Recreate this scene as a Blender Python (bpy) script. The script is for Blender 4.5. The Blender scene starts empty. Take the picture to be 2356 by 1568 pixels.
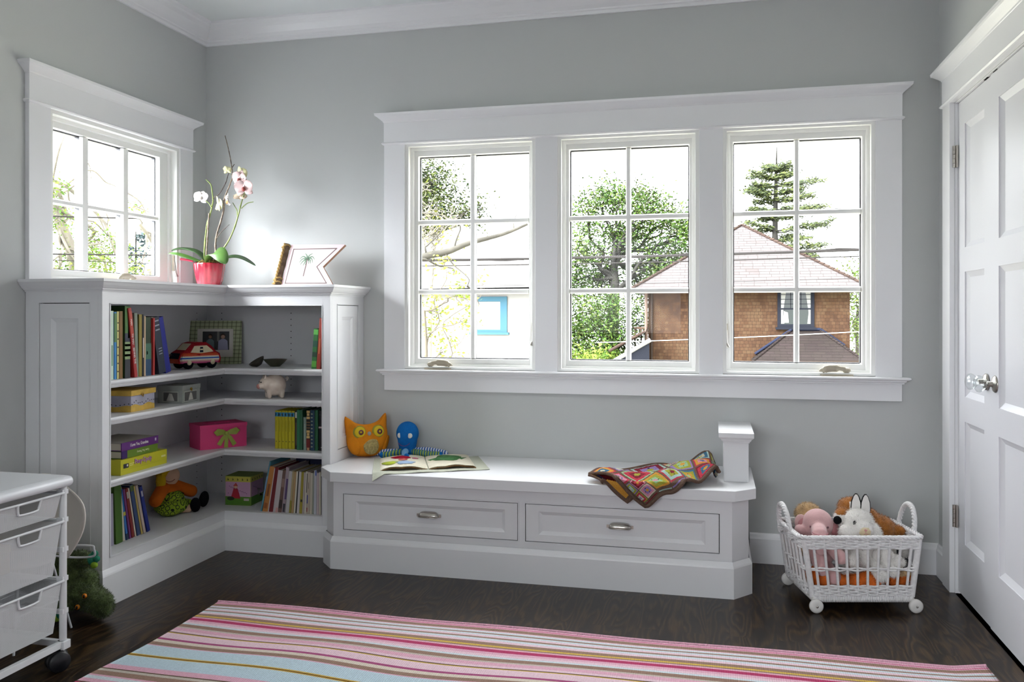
import bpy, bmesh, math, random
from math import sin, cos, pi, radians, sqrt, atan2
from mathutils import Vector as Vec, Matrix as Mat
random.seed(7)
S = bpy.context.scene
COL = S.collection
# ------------------------------------------------------------ camera
cd = bpy.data.cameras.new('camera'); cam = bpy.data.objects.new('camera', cd); COL.objects.link(cam)
cd.sensor_width = 36.0; cd.lens = 1930.04/2356*36; cd.shift_y = -62.2/2356; cd.clip_start = .05; cd.clip_end = 300
cam.location = (2.683, -4.044, 1.15); cam.rotation_euler = (pi/2, 0, .23607)
S.camera = cam
# ------------------------------------------------------------ sky, sun, exposure
W = bpy.data.worlds.new('world'); S.world = W; W.use_nodes = True
nt = W.node_tree; bg = nt.nodes['Background']
tc = nt.nodes.new('ShaderNodeTexCoord'); sp = nt.nodes.new('ShaderNodeSeparateXYZ'); rp = nt.nodes.new('ShaderNodeValToRGB')
nt.links.new(tc.outputs['Generated'], sp.inputs[0]); nt.links.new(sp.outputs['Z'], rp.inputs[0]); nt.links.new(rp.outputs[0], bg.inputs[0])
rp.color_ramp.elements[0].position = 0.0; rp.color_ramp.elements[0].color = (.31, .325, .34, 1)
rp.color_ramp.elements[1].position = 1.0; rp.color_ramp.elements[1].color = (.95, .98, 1.0, 1)
bg.inputs[1].default_value = 15.0
# brighter patch of cloud up on the left, where the veiled sun stands
dt = nt.nodes.new('ShaderNodeVectorMath'); dt.operation = 'DOT_PRODUCT'; nt.links.new(tc.outputs['Generated'], dt.inputs[0]); dt.inputs[1].default_value = tuple(Vec((-.64, -.62, .45)).normalized())
mxm = nt.nodes.new('ShaderNodeMath'); mxm.operation = 'MAXIMUM'; nt.links.new(dt.outputs['Value'], mxm.inputs[0]); mxm.inputs[1].default_value = 0
pwm = nt.nodes.new('ShaderNodeMath'); pwm.operation = 'POWER'; nt.links.new(mxm.outputs[0], pwm.inputs[0]); pwm.inputs[1].default_value = 9
mam = nt.nodes.new('ShaderNodeMath'); mam.operation = 'MULTIPLY_ADD'; nt.links.new(pwm.outputs[0], mam.inputs[0]); mam.inputs[1].default_value = 7.0; mam.inputs[2].default_value = 1.0
vsc = nt.nodes.new('ShaderNodeVectorMath'); vsc.operation = 'SCALE'; nt.links.new(rp.outputs[0], vsc.inputs[0]); nt.links.new(mam.outputs[0], vsc.inputs['Scale']); nt.links.new(vsc.outputs[0], bg.inputs[0])
sd = bpy.data.lights.new('sun', 'SUN'); sd.energy = 1.0; sd.angle = radians(12); sd.color = (1, .95, .87)
so = bpy.data.objects.new('sun', sd); COL.objects.link(so); so.location = (4, -8, 12)
so.rotation_euler = Vec((-.40, .52, -.75)).to_track_quat('-Z', 'Y').to_euler()
vs = S.view_settings; vs.view_transform = 'Standard'; vs.look = 'None'; vs.exposure = 0.40; vs.gamma = 1.0; vs.use_curve_mapping = False
S.display_settings.display_device = 'sRGB'
S.cycles.use_denoising = True; S.cycles.max_bounces = 10; S.cycles.diffuse_bounces = 6; S.cycles.transparent_max_bounces = 12; S.cycles.caustics_reflective = False; S.cycles.caustics_refractive = False; S.cycles.sample_clamp_indirect = 6
def portal(loc, dirv, sx, sy):
    l = bpy.data.lights.new('window_portal', 'AREA'); l.shape = 'RECTANGLE'; l.size = sx; l.size_y = sy; l.cycles.is_portal = True
    o = bpy.data.objects.new('window_portal', l); COL.objects.link(o); o.location = loc; o.rotation_euler = Vec(dirv).to_track_quat('-Z', 'Y').to_euler()
for cx in (1.4925, 2.279, 3.055): portal((cx, .16, 1.45), (0, -1, 0), .70, 1.2)
portal((-.16, -.6865, 1.66), (1, 0, 0), .90, .80)
portal((1.7, -6.16, 1.5), (0, 1, 0), 1.4, 1.4)
# ------------------------------------------------------------ helpers
def lin(c):
    if isinstance(c, str):
        c = c.lstrip('#'); c = tuple(int(c[i:i+2], 16)/255 for i in (0, 2, 4))
    return tuple((x/12.92 if x <= .04045 else ((x+.055)/1.055)**2.4) for x in c)
MC = {}
def pm(name, col, rough=.5, metal=0., bump=0., bscale=60., var=0., vscale=8., sheen=0., coat=0., col2=None, trans=0.):
    """painted / cloth / wood material with procedural colour variation and bump; col is sRGB"""
    if name in MC: return MC[name]
    m = bpy.data.materials.new(name); m.use_nodes = True; MC[name] = m
    n = m.node_tree.nodes; L = m.node_tree.links; b = n['Principled BSDF']
    c = lin(col); b.inputs['Base Color'].default_value = (*c, 1); b.inputs['Roughness'].default_value = rough; b.inputs['Metallic'].default_value = metal
    if rough >= .8: b.inputs['Specular IOR Level'].default_value = .12
    if sheen: b.inputs['Sheen Weight'].default_value = sheen; b.inputs['Sheen Roughness'].default_value = .5
    if coat: b.inputs['Coat Weight'].default_value = coat; b.inputs['Coat Roughness'].default_value = .08
    if trans: b.inputs['Transmission Weight'].default_value = trans
    if var or col2 or bump:
        t = n.new('ShaderNodeTexCoord')
    if var or col2:
        no = n.new('ShaderNodeTexNoise'); no.inputs['Scale'].default_value = vscale; no.inputs['Detail'].default_value = 5; L.new(t.outputs['Object'], no.inputs['Vector'])
        r = n.new('ShaderNodeValToRGB'); L.new(no.outputs['Fac'], r.inputs[0]); L.new(r.outputs[0], b.inputs['Base Color'])
        c2 = lin(col2) if col2 else tuple(min(1, x*(1+var)) for x in c)
        c1 = c if col2 else tuple(x*(1-var) for x in c)
        r.color_ramp.elements[0].position = .36; r.color_ramp.elements[0].color = (*c1, 1); r.color_ramp.elements[1].position = .64; r.color_ramp.elements[1].color = (*c2, 1)
    if bump:
        n2 = n.new('ShaderNodeTexNoise'); n2.inputs['Scale'].default_value = bscale; n2.inputs['Detail'].default_value = 3; L.new(t.outputs['Object'], n2.inputs['Vector'])
        bp = n.new('ShaderNodeBump'); bp.inputs['Strength'].default_value = bump; bp.inputs['Distance'].default_value = .01; L.new(n2.outputs['Fac'], bp.inputs['Height']); L.new(bp.outputs[0], b.inputs['Normal'])
    return m
def flat(hexc, rough=.55): return pm('paint_'+hexc.lstrip('#'), hexc, rough)
class MB:
    """collects pieces of one part, then links them as ONE mesh object"""
    def __init__(s): s.v = []; s.f = []; s.m = []; s.mats = []; s.sm = []
    def mi(s, mat):
        if mat not in s.mats: s.mats.append(mat)
        return s.mats.index(mat)
    def add(s, vs_, fs, mat, M=None, smooth=False):
        o = len(s.v); k = s.mi(mat)
        for p in vs_:
            p = Vec(p); s.v.append(M @ p if M else p)
        for f in fs: s.f.append([o+i for i in f]); s.m.append(k); s.sm.append(smooth)
        return s
    def box(s, x0, x1, y0, y1, z0, z1, mat, M=None):
        p = [(x, y, z) for z in (z0, z1) for y in (y0, y1) for x in (x0, x1)]
        return s.add(p, [(0, 2, 3, 1), (4, 5, 7, 6), (0, 1, 5, 4), (2, 6, 7, 3), (0, 4, 6, 2), (1, 3, 7, 5)], mat, M)
    def cbox(s, c, d, mat, M=None):
        return s.box(c[0]-d[0]/2, c[0]+d[0]/2, c[1]-d[1]/2, c[1]+d[1]/2, c[2]-d[2]/2, c[2]+d[2]/2, mat, M)
    def prism(s, poly, z0, z1, mat, M=None, top=None):
        n = len(poly); t = top or poly
        p = [(a, b, z0) for a, b in poly]+[(a, b, z1) for a, b in t]
        return s.add(p, [tuple(range(n))[::-1], tuple(range(n, 2*n))]+[(i, (i+1) % n, n+(i+1) % n, n+i) for i in range(n)], mat, M)
    def sweep(s, prof, path, mat, closed=False, M=None):
        """profile (out, z) swept along an xy path with mitred corners; out is to the right of travel"""
        P = [Vec((a, b)) for a, b in path]; n = len(P); rows = []
        for i in range(n):
            d1 = (P[i]-P[i-1]) if (i or closed) else None; d2 = (P[(i+1) % n]-P[i]) if (i < n-1 or closed) else None
            n1 = Vec((d1.y, -d1.x)).normalized() if d1 else None; n2 = Vec((d2.y, -d2.x)).normalized() if d2 else None
            if n1 is None: m = n2
            elif n2 is None: m = n1
            else: m = (n1+n2)/(1+n1.dot(n2))
            rows.append([(P[i].x+m.x*o, P[i].y+m.y*o, z) for o, z in prof])
        k = len(prof); vv = [q for r in rows for q in r]; ff = []
        for i in range(n if closed else n-1):
            j = (i+1) % n
            for a in range(k-1): ff.append((i*k+a, j*k+a, j*k+a+1, i*k+a+1))
        if not closed: ff.append(tuple(range(k))); ff.append(tuple((n-1)*k+a for a in range(k))[::-1])
        return s.add(vv, ff, mat, M)
    def tube(s, pts, r, mat, n=8, closed=False, M=None, caps=True, flat_=1.0):
        P = [Vec(p) for p in pts]; N = len(P); R = r if isinstance(r, (list, tuple)) else [r]*N
        up = None; vv = []; ff = []
        for i in range(N):
            a = P[i-1] if (i or closed) else P[0]; b = P[(i+1) % N] if (i < N-1 or closed) else P[-1]
            t = (b-a).normalized() if (b-a).length > 1e-9 else Vec((0, 0, 1))
            if up is None:
                up = Vec((0, 0, 1)) if abs(t.z) < .9 else Vec((1, 0, 0))
            u = (up-t*up.dot(t)); u = u.normalized() if u.length > 1e-6 else t.orthogonal().normalized(); up = u; w = t.cross(u)
            for k in range(n):
                g = 2*pi*k/n; vv.append(P[i]+u*(cos(g)*R[i]*flat_)+w*(sin(g)*R[i]))
        for i in range(N if closed else N-1):
            j = (i+1) % N
            for k in range(n): ff.append((i*n+k, i*n+(k+1) % n, j*n+(k+1) % n, j*n+k))
        s.add(vv, ff, mat, M, True)
        if caps and not closed: s.add(vv[:n], [tuple(range(n))[::-1]], mat, M); s.add(vv[-n:], [tuple(range(n))], mat, M)
        return s
    def lathe(s, prof, mat, n=24, M=None, flute=0, nf=12, smooth=True):
        vv = []; ff = []; k = len(prof)
        for i in range(n):
            a = 2*pi*i/n; g = 1+flute*abs(cos(a*nf/2))
            vv += [(r*g*cos(a), r*g*sin(a), z) for r, z in prof]
        for i in range(n):
            j = (i+1) % n
            for a in range(k-1): ff.append((i*k+a, j*k+a, j*k+a+1, i*k+a+1))
        return s.add(vv, ff, mat, M, smooth)
    def ell(s, c, r, mat, M=None, nu=16, nv=10, rot=None):
        if not isinstance(r, (list, tuple)): r = (r, r, r)
        T = Mat.Translation(c)
        if rot: T = T @ Mat.Rotation(rot[2], 4, 'Z') @ Mat.Rotation(rot[1], 4, 'Y') @ Mat.Rotation(rot[0], 4, 'X')
        if M: T = M @ T
        vv = [(0, 0, -r[2])]+[(r[0]*sin(pi*j/nv)*cos(2*pi*i/nu), r[1]*sin(pi*j/nv)*sin(2*pi*i/nu), -r[2]*cos(pi*j/nv)) for j in range(1, nv) for i in range(nu)]+[(0, 0, r[2])]
        ff = [(0, 1+(i+1) % nu, 1+i) for i in range(nu)]
        for j in range(nv-2):
            for i in range(nu): a = 1+j*nu; ff.append((a+i, a+(i+1) % nu, a+nu+(i+1) % nu, a+nu+i))
        a = 1+(nv-2)*nu; e = len(vv)-1; ff += [(a+i, a+(i+1) % nu, e) for i in range(nu)]
        return s.add(vv, ff, mat, T, True)
    def slab(s, u0, u1, v0, v1, t, holes, mat, M, depth=None, inset=.012, step=.004, pmat=None, bead=0):
        """board in the (u,v) plane, front at w=0, back at w=-t. holes: rects; depth None = cut right through, else recessed panel"""
        us = sorted({u0, u1, *[h[0] for h in holes], *[h[1] for h in holes]}); vs2 = sorted({v0, v1, *[h[2] for h in holes], *[h[3] for h in holes]})
        inh = lambda a, b: any(h[0] < a < h[1] and h[2] < b < h[3] for h in holes)
        for i in range(len(us)-1):
            for j in range(len(vs2)-1):
                a, b, c, d = us[i], us[i+1], vs2[j], vs2[j+1]
                if inh((a+b)/2, (c+d)/2): continue
                s.add([(a, c, 0), (b, c, 0), (b, d, 0), (a, d, 0)], [(0, 1, 2, 3)], mat, M)
                if depth is None: s.add([(a, c, -t), (b, c, -t), (b, d, -t), (a, d, -t)], [(3, 2, 1, 0)], mat, M)
        if depth is not None: s.add([(u0, v0, -t), (u1, v0, -t), (u1, v1, -t), (u0, v1, -t)], [(3, 2, 1, 0)], mat, M)
        R = lambda a, b, c, d, w: [(a, c, w), (b, c, w), (b, d, w), (a, d, w)]
        ring = [(i, (i+1) % 4, 4+(i+1) % 4, 4+i) for i in range(4)]
        s.add(R(u0, u1, v0, v1, -t)+R(u0, u1, v0, v1, 0), ring, mat, M)
        for h in holes:
            if depth is None: s.add(R(*h[:4], 0)+R(*h[:4], -t), ring, mat, M)
            else:
                q = (h[0]+inset, h[1]-inset, h[2]+inset, h[3]-inset)
                s.add(R(*h[:4], 0)+R(*h[:4], -step), ring, mat, M); s.add(R(*h[:4], -step)+R(*q, -depth), ring, mat, M)
                s.add(R(*q, -depth), [(0, 1, 2, 3)], pmat or mat, M)
        return s
    def build(s, name, parent=None, smooth=None, bevel=0, weld=True, loc=None):
        me = bpy.data.meshes.new(name); me.from_pydata([tuple(p) for p in s.v], [], s.f)
        for m in s.mats: me.materials.append(m)
        me.polygons.foreach_set('material_index', s.m)
        me.polygons.foreach_set('use_smooth', [bool(x) if smooth is None else smooth for x in s.sm])
        me.update()
        o = bpy.data.objects.new(name, me); COL.objects.link(o)
        if bevel:
            w = o.modifiers.new('weld', 'WELD'); w.merge_threshold = 1e-5
            b = o.modifiers.new('bevel', 'BEVEL'); b.width = bevel; b.segments = 2; b.limit_method = 'ANGLE'; b.angle_limit = radians(40)
        if parent: put(o, parent)
        return o
def put(o, parent):
    o.parent = parent; o.matrix_parent_inverse = Mat.Translation(parent.location).inverted() if not any(parent.rotation_euler) else parent.matrix_basis.inverted()
def tag(o, label, cat, group=None, kind=None):
    o['label'] = label; o['category'] = cat
    if group: o['group'] = group
    if kind: o['kind'] = kind
    return o
def thing(name, loc, label, cat, group=None):
    o = bpy.data.objects.new(name, None); COL.objects.link(o); o.location = loc; o.empty_display_size = .05
    return tag(o, label, cat, group)
def struct(o, label=None, cat=None):
    o['kind'] = 'structure'
    if label: o['label'] = label; o['category'] = cat
    return o
def frame3(o, u, v):
    """matrix with columns u, v, w=u x v at origin o"""
    u = Vec(u).normalized(); v = Vec(v).normalized(); w = u.cross(v)
    return Mat(((u.x, v.x, w.x, o[0]), (u.y, v.y, w.y, o[1]), (u.z, v.z, w.z, o[2]), (0, 0, 0, 1)))
def text(name, body, size, mat, M, parent, align='CENTER', ext=.0006, sx=1.0):
    cu = bpy.data.curves.new(name, 'FONT'); cu.body = body; cu.size = size; cu.align_x = align; cu.align_y = 'CENTER'; cu.extrude = ext; cu.resolution_u = 3
    o = bpy.data.objects.new(name, cu); COL.objects.link(o); bpy.context.view_layer.update()
    me = bpy.data.meshes.new_from_object(o.evaluated_get(bpy.context.evaluated_depsgraph_get())); bpy.data.objects.remove(o)
    me.transform(M @ Mat.Diagonal((sx, 1, 1, 1))); me.materials.clear(); me.materials.append(mat)
    o = bpy.data.objects.new(name, me); COL.objects.link(o)
    if parent: put(o, parent)
    return o
def blob(name, prims, mats, parent, voxel=.006, smooth=4, fmat=None, fur=0, flen=.012, fseed=1, disp=0, lay=.5):
    """one continuous soft body: ellipsoids (c, r, rot) and capsules (path, radii) fused by a voxel remesh; fmat(p) picks the material"""
    mb = MB(); m0 = mats[0]
    for p in prims:
        if p[0] == 'e': mb.ell(p[1], p[2], m0, nu=20, nv=14, rot=p[3] if len(p) > 3 else None)
        else:
            path, R = p[1], p[2]; Rl = R if isinstance(R, (list, tuple)) else [R]*len(path)
            pts = []; rr = []
            for i in range(len(path)-1):
                for k in range(6): t = k/6; pts.append(Vec(path[i]).lerp(Vec(path[i+1]), t)); rr.append(Rl[i]*(1-t)+Rl[i+1]*t)
            pts.append(Vec(path[-1])); rr.append(Rl[-1])
            mb.tube(pts, rr, m0, n=14)
            mb.ell(path[0], Rl[0], m0); mb.ell(path[-1], Rl[-1], m0)
    o = mb.build(name); r = o.modifiers.new('r', 'REMESH'); r.mode = 'VOXEL'; r.voxel_size = voxel; r.use_smooth_shade = True
    sm = o.modifiers.new('s', 'SMOOTH'); sm.factor = .5; sm.iterations = smooth
    bpy.context.view_layer.update()
    me = bpy.data.meshes.new_from_object(o.evaluated_get(bpy.context.evaluated_depsgraph_get())); bpy.data.objects.remove(o)
    me.name = name; me.materials.clear()
    for m in mats: me.materials.append(m)
    for pl in me.polygons:
        pl.use_smooth = True; pl.material_index = fmat(pl.center) if fmat else 0
    if fur:
        rnd = random.Random(fseed); bm = bmesh.new(); bm.from_mesh(me); fs = list(bm.faces); wts = [f.calc_area() for f in fs]
        pick = rnd.choices([(f.calc_center_median().copy(), f.normal.copy(), f.material_index) for f in fs], wts, k=fur)
        for c, nn, mi_ in pick:
            t = nn.orthogonal().normalized(); a = rnd.random()*2*pi; t = (t*cos(a)+nn.cross(t)*sin(a)); q = t.cross(nn)
            d = (nn+t*lay*rnd.uniform(.3, 1.2)+Vec((0, 0, -.3*lay))).normalized()*flen*rnd.uniform(.6, 1.3); w = flen*.09; c = c+Vec((rnd.uniform(-1, 1), rnd.uniform(-1, 1), rnd.uniform(-1, 1)))*voxel*.4
            f = bm.faces.new([bm.verts.new(c-q*w), bm.verts.new(c+q*w), bm.verts.new(c+d)]); f.material_index = mi_; f.smooth = False
        bm.to_mesh(me); bm.free()
    o = bpy.data.objects.new(name, me); COL.objects.link(o)
    if parent: put(o, parent)
    return o
def smooth_path(pts, n=6):
    P = [Vec(p) for p in pts]; out = []
    for i in range(len(P)-1):
        a = P[max(i-1, 0)]; b = P[i]; c = P[i+1]; d = P[min(i+2, len(P)-1)]
        for k in range(n):
            t = k/n; out.append(.5*((2*b)+(c-a)*t+(2*a-5*b+4*c-d)*t*t+(3*b-a-3*c+d)*t**3))
    out.append(P[-1]); return out
def dup(root, loc, label, rz=None):
    r = root.copy(); COL.objects.link(r); r.location = loc; r['label'] = label
    if rz is not None: r.rotation_euler = (0, 0, rz)
    for ch in list(root.children):
        c = ch.copy(); COL.objects.link(c); c.parent = r
        for g in ch.children:
            d = g.copy(); COL.objects.link(d); d.parent = c
    return r
# ------------------------------------------------------------ shared materials
M_WALL = pm('wall_grey_green_paint', '#bdbfbf', .7, bump=.03, bscale=220)
M_CEIL = pm('ceiling_pale_paint', '#e4e8e9', .8, bump=.02, bscale=200)
M_TRIM = pm('white_semigloss_paint', '#e6e6e9', .33)
M_CAB = pm('white_cabinet_paint', '#dcdcdf', .36)
M_DOOR = pm('white_door_paint', '#d8d8dd', .36)
M_SASH = pm('window_white_paint', '#eeeeec', .35)
M_DARK = pm('dark_gap', '#1a1a1c', .8)
M_GASK = pm('dark_glazing_spacer', '#4a4a4d', .6)
M_NICK = pm('brushed_nickel', '#b9b4ad', .28, 1.0)
M_HARD = pm('beige_hardware', '#a9a08e', .4)
def glass(name, rgh=.0, ior=1.45, tint=(1, 1, 1)):
    m = bpy.data.materials.new(name); m.use_nodes = True; n = m.node_tree.nodes; L = m.node_tree.links
    for q in list(n):
        if q.type != 'OUTPUT_MATERIAL': n.remove(q)
    t = n.new('ShaderNodeBsdfTransparent'); t.inputs[0].default_value = (*tint, 1); g = n.new('ShaderNodeBsdfGlossy'); g.inputs['Roughness'].default_value = rgh
    lw = n.new('ShaderNodeLayerWeight'); pw = n.new('ShaderNodeMath'); pw.operation = 'POWER'; pw.inputs[1].default_value = 5; L.new(lw.outputs['Facing'], pw.inputs[0])
    f = n.new('ShaderNodeMath'); f.operation = 'MULTIPLY_ADD'; r0 = ((ior-1)/(ior+1))**2; f.inputs[1].default_value = 1-r0 if rgh else .5; f.inputs[2].default_value = r0 if rgh else .004; L.new(pw.outputs[0], f.inputs[0]); x = n.new('ShaderNodeMixShader')
    L.new(f.outputs[0], x.inputs[0]); L.new(t.outputs[0], x.inputs[1]); L.new(g.outputs[0], x.inputs[2]); L.new(x.outputs[0], n['Material Output'].inputs[0])
    return m
M_GLASS = glass('window_pane_glass')
def floor_mat():
    m = bpy.data.materials.new('dark_stained_oak_strips'); m.use_nodes = True; n = m.node_tree.nodes; L = m.node_tree.links; b = n['Principled BSDF']
    t = n.new('ShaderNodeTexCoord'); mp = n.new('ShaderNodeMapping'); mp.inputs['Rotation'].default_value = (0, 0, pi/2); L.new(t.outputs['Object'], mp.inputs[0])
    br = n.new('ShaderNodeTexBrick'); br.inputs['Scale'].default_value = 1; br.inputs['Brick Width'].default_value = .95; br.inputs['Row Height'].default_value = .083
    br.inputs['Mortar Size'].default_value = .0010; br.inputs['Mortar Smooth'].default_value = .3; br.offset = .37; br.inputs['Color1'].default_value = (0, 0, 0, 1); br.inputs['Color2'].default_value = (1, 1, 1, 1); br.inputs['Mortar'].default_value = (.5, .5, .5, 1)
    L.new(mp.outputs[0], br.inputs['Vector'])
    # per plank offset of the grain, cathedral figure from stretched noise bands
    sc = n.new('ShaderNodeVectorMath'); sc.operation = 'SCALE'; L.new(br.outputs['Color'], sc.inputs[0]); sc.inputs['Scale'].default_value = 9.
    ad = n.new('ShaderNodeVectorMath'); L.new(t.outputs['Object'], ad.inputs[0]); L.new(sc.outputs[0], ad.inputs[1])
    m2 = n.new('ShaderNodeMapping'); m2.inputs['Scale'].default_value = (9, 1.7, 1); L.new(ad.outputs[0], m2.inputs[0])
    n0 = n.new('ShaderNodeTexNoise'); n0.inputs['Scale'].default_value = 1; n0.inputs['Detail'].default_value = 1.5; L.new(m2.outputs[0], n0.inputs['Vector'])
    k0 = n.new('ShaderNodeMath'); k0.operation = 'MULTIPLY'; k0.inputs[1].default_value = 95.; L.new(n0.outputs['Fac'], k0.inputs[0]); wv = n.new('ShaderNodeMath'); wv.operation = 'SINE'; L.new(k0.outputs[0], wv.inputs[0])
    wv2 = n.new('ShaderNodeMath'); wv2.operation = 'MULTIPLY_ADD'; wv2.inputs[1].default_value = .5; wv2.inputs[2].default_value = .5; L.new(wv.outputs[0], wv2.inputs[0])
    m3 = n.new('ShaderNodeMapping'); m3.inputs['Scale'].default_value = (190, 7, 1); L.new(ad.outputs[0], m3.inputs[0])
    fn = n.new('ShaderNodeTexNoise'); fn.inputs['Scale'].default_value = 1; fn.inputs['Detail'].default_value = 4; L.new(m3.outputs[0], fn.inputs['Vector'])
    mx = n.new('ShaderNodeMath'); mx.operation = 'MULTIPLY'; L.new(wv2.outputs[0], mx.inputs[0]); L.new(fn.outputs['Fac'], mx.inputs[1])
    a2 = n.new('ShaderNodeMath'); a2.operation = 'MULTIPLY_ADD'; L.new(br.outputs['Color'], a2.inputs[0]); a2.inputs[1].default_value = .16; L.new(mx.outputs[0], a2.inputs[2])
    r = n.new('ShaderNodeValToRGB'); L.new(a2.outputs[0], r.inputs[0]); e = r.color_ramp.elements
    e[0].position = .05; e[0].color = (*lin('#17110d'), 1); e[1].position = .75; e[1].color = (*lin('#46341f'), 1); k = e.new(.35); k.color = (*lin('#251a11'), 1)
    dk = n.new('ShaderNodeMix'); dk.data_type = 'RGBA'; dk.blend_type = 'MULTIPLY'; dk.inputs['Factor'].default_value = .75; L.new(r.outputs[0], dk.inputs['A'])
    iv = n.new('ShaderNodeMath'); iv.operation = 'SUBTRACT'; iv.inputs[0].default_value = 1; L.new(br.outputs['Fac'], iv.inputs[1]); cm = n.new('ShaderNodeCombineColor')
    for i in range(3): L.new(iv.outputs[0], cm.inputs[i])
    L.new(cm.outputs[0], dk.inputs['B']); L.new(dk.outputs['Result'], b.inputs['Base Color'])
    b.inputs['Roughness'].default_value = .3; b.inputs['Specular IOR Level'].default_value = .22
    bp = n.new('ShaderNodeBump'); bp.inputs['Strength'].default_value = .12; bp.inputs['Distance'].default_value = .004; L.new(a2.outputs[0], bp.inputs['Height']); L.new(bp.outputs[0], b.inputs['Normal'])
    return m
# ============================================================ room shell
RX, RY, RZ = 3.65, -6.0, 2.70
struct(MB().box(-.15, RX+.15, RY-.15, .15, -.1, 0, floor_mat()).build('floor'))
struct(MB().box(-.15, RX+.15, RY-.15, .15, RZ, RZ+.12, M_CEIL).build('ceiling'))
WX = [(1.153, 1.832), (1.942, 2.616), (2.724, 3.386)]; WZ = (.871, 2.018)
LY = (-1.119, -.254); LZ = (1.288, 2.0)
FB = frame3((0, 0, 0), (1, 0, 0), (0, 0, 1))          # back wall: u=x, v=z, front faces the room (-y)
FL = frame3((0, 0, 0), (0, 1, 0), (0, 0, 1))          # left wall: u=y, v=z, front +x
FR = frame3((RX, 0, 0), (0, -1, 0), (0, 0, 1))        # right wall: u=-y, front -x
struct(MB().slab(0, RX, 0, RZ, .15, [(a, b, WZ[0], WZ[1]) for a, b in WX], M_WALL, FB).build('wall_back'))
struct(MB().slab(RY, .15, 0, RZ, .15, [(LY[0], LY[1], LZ[0], LZ[1])], M_WALL, FL).build('wall_left'))
struct(MB().slab(-.15, -RY, 0, RZ, .15, [(.25, 1.118, 0, 2.02)], M_WALL, FR).build('wall_right'))
struct(MB().slab(-RX-.15, .15, 0, RZ, .15, [(-2.3, -1.1, .92, 2.06)], M_WALL, frame3((0, RY, 0), (-1, 0, 0), (0, 0, 1))).build('wall_rear'))
cl = MB(); cl.box(RX+.15, RX+.75, -1.2, -.15, 0, 2.1, M_WALL)
# crown moulding
cr = [(0, 2.598), (.012, 2.598), (.014, 2.612), (.022, 2.616), (.024, 2.622), (.04, 2.634), (.062, 2.662), (.078, 2.675), (.084, 2.684), (.092, 2.69), (.094, 2.7), (0, 2.7)]
struct(MB().sweep(cr, [(0, RY), (0, 0), (RX, 0), (RX, RY)], M_TRIM).build('trim_1'))
# baseboards
bb = [(0, 0), (.015, 0), (.015, .112), (.011, .122), (.009, .132), (.005, .137), (0, .138)]
struct(MB().sweep(bb, [(2.845, 0), (RX, 0), (RX, -.14)], M_TRIM).build('baseboard_back'))
struct(MB().sweep(bb, [(0, RY), (0, -1.24)], M_TRIM).build('baseboard_left'))
struct(MB().sweep(bb, [(RX, -1.23), (RX, RY)], M_TRIM).build('baseboard_right'))
# casing of the three windows: boards, header, fillet, cap, stool and apron
def casing(name, M, u0, u1, gaps, z0, zf, zh, ends, sill=None):
    mb = MB(); t = .02
    xs = [u0]+[g for ab in gaps for g in ab]+[u1]
    for i in range(0, len(xs), 2): mb.box(xs[i], xs[i+1], z0, zf, 0, t, M_TRIM, M)
    mb.box(u0-.001, u1+.001, zf, zh, 0, t+.002, M_TRIM, M)                         # header board
    def mould(prof, L):   # horizontal moulding with returned ends in the wall's own frame
        P = [(L[0], 0), (L[0], t), (L[1], t), (L[1], 0)]
        pts = [Vec((p[0], p[1])) for p in P]; rows = []
        off = [Vec((-1, 0)), Vec((-1, 1)), Vec((1, 1)), Vec((1, 0))]
        for p, o in zip(pts, off): rows.append([(p.x+o.x*q, z, p.y+o.y*q) for q, z in prof])
        k = len(prof); ff = []
        for i in range(3):
            for a in range(k-1): ff.append((i*k+a, (i+1)*k+a, (i+1)*k+a+1, i*k+a+1))
        ff += [tuple(i*k+k-1 for i in range(4)), tuple(i*k for i in range(4))[::-1]]
        mb.add([q for r in rows for q in r], ff, M_TRIM, M)
    mould([(0, zf-.008), (.007, zf-.006), (.012, zf), (.007, zf+.006), (0, zf+.008)], (u0, u1))
    mould([(0, zh-.006), (.004, zh-.002), (.006, zh+.003), (.016, zh+.012), (.032, zh+.025), (.038, zh+.028), (.04, zh+.04)], (u0, u1))
    if sill:
        mould([(.012, sill-.028), (.012, sill-.022), (.02, sill-.018), (.02, sill-.012), (.03, sill-.010), (.036, sill-.006), (.036, sill-.001), (.032, sill+.003)], (u0+.005, u1-.005))
        for a, b in gaps: mb.box(a, b, sill-.02, sill+.003, -.02, t, M_TRIM, M)
        mb.box(u0, u1, sill-.105, sill-.026, 0, t-.002, M_TRIM, M)
    return struct(mb.build(name, bevel=.0012))
casing('trim_2', FB, 1.041, 3.496, WX, .868, 2.02, 2.13, None, .866)
casing('trim_3', FL, -1.233, -.147, [LY], 1.289, 2.006, 2.12, None)
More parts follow.
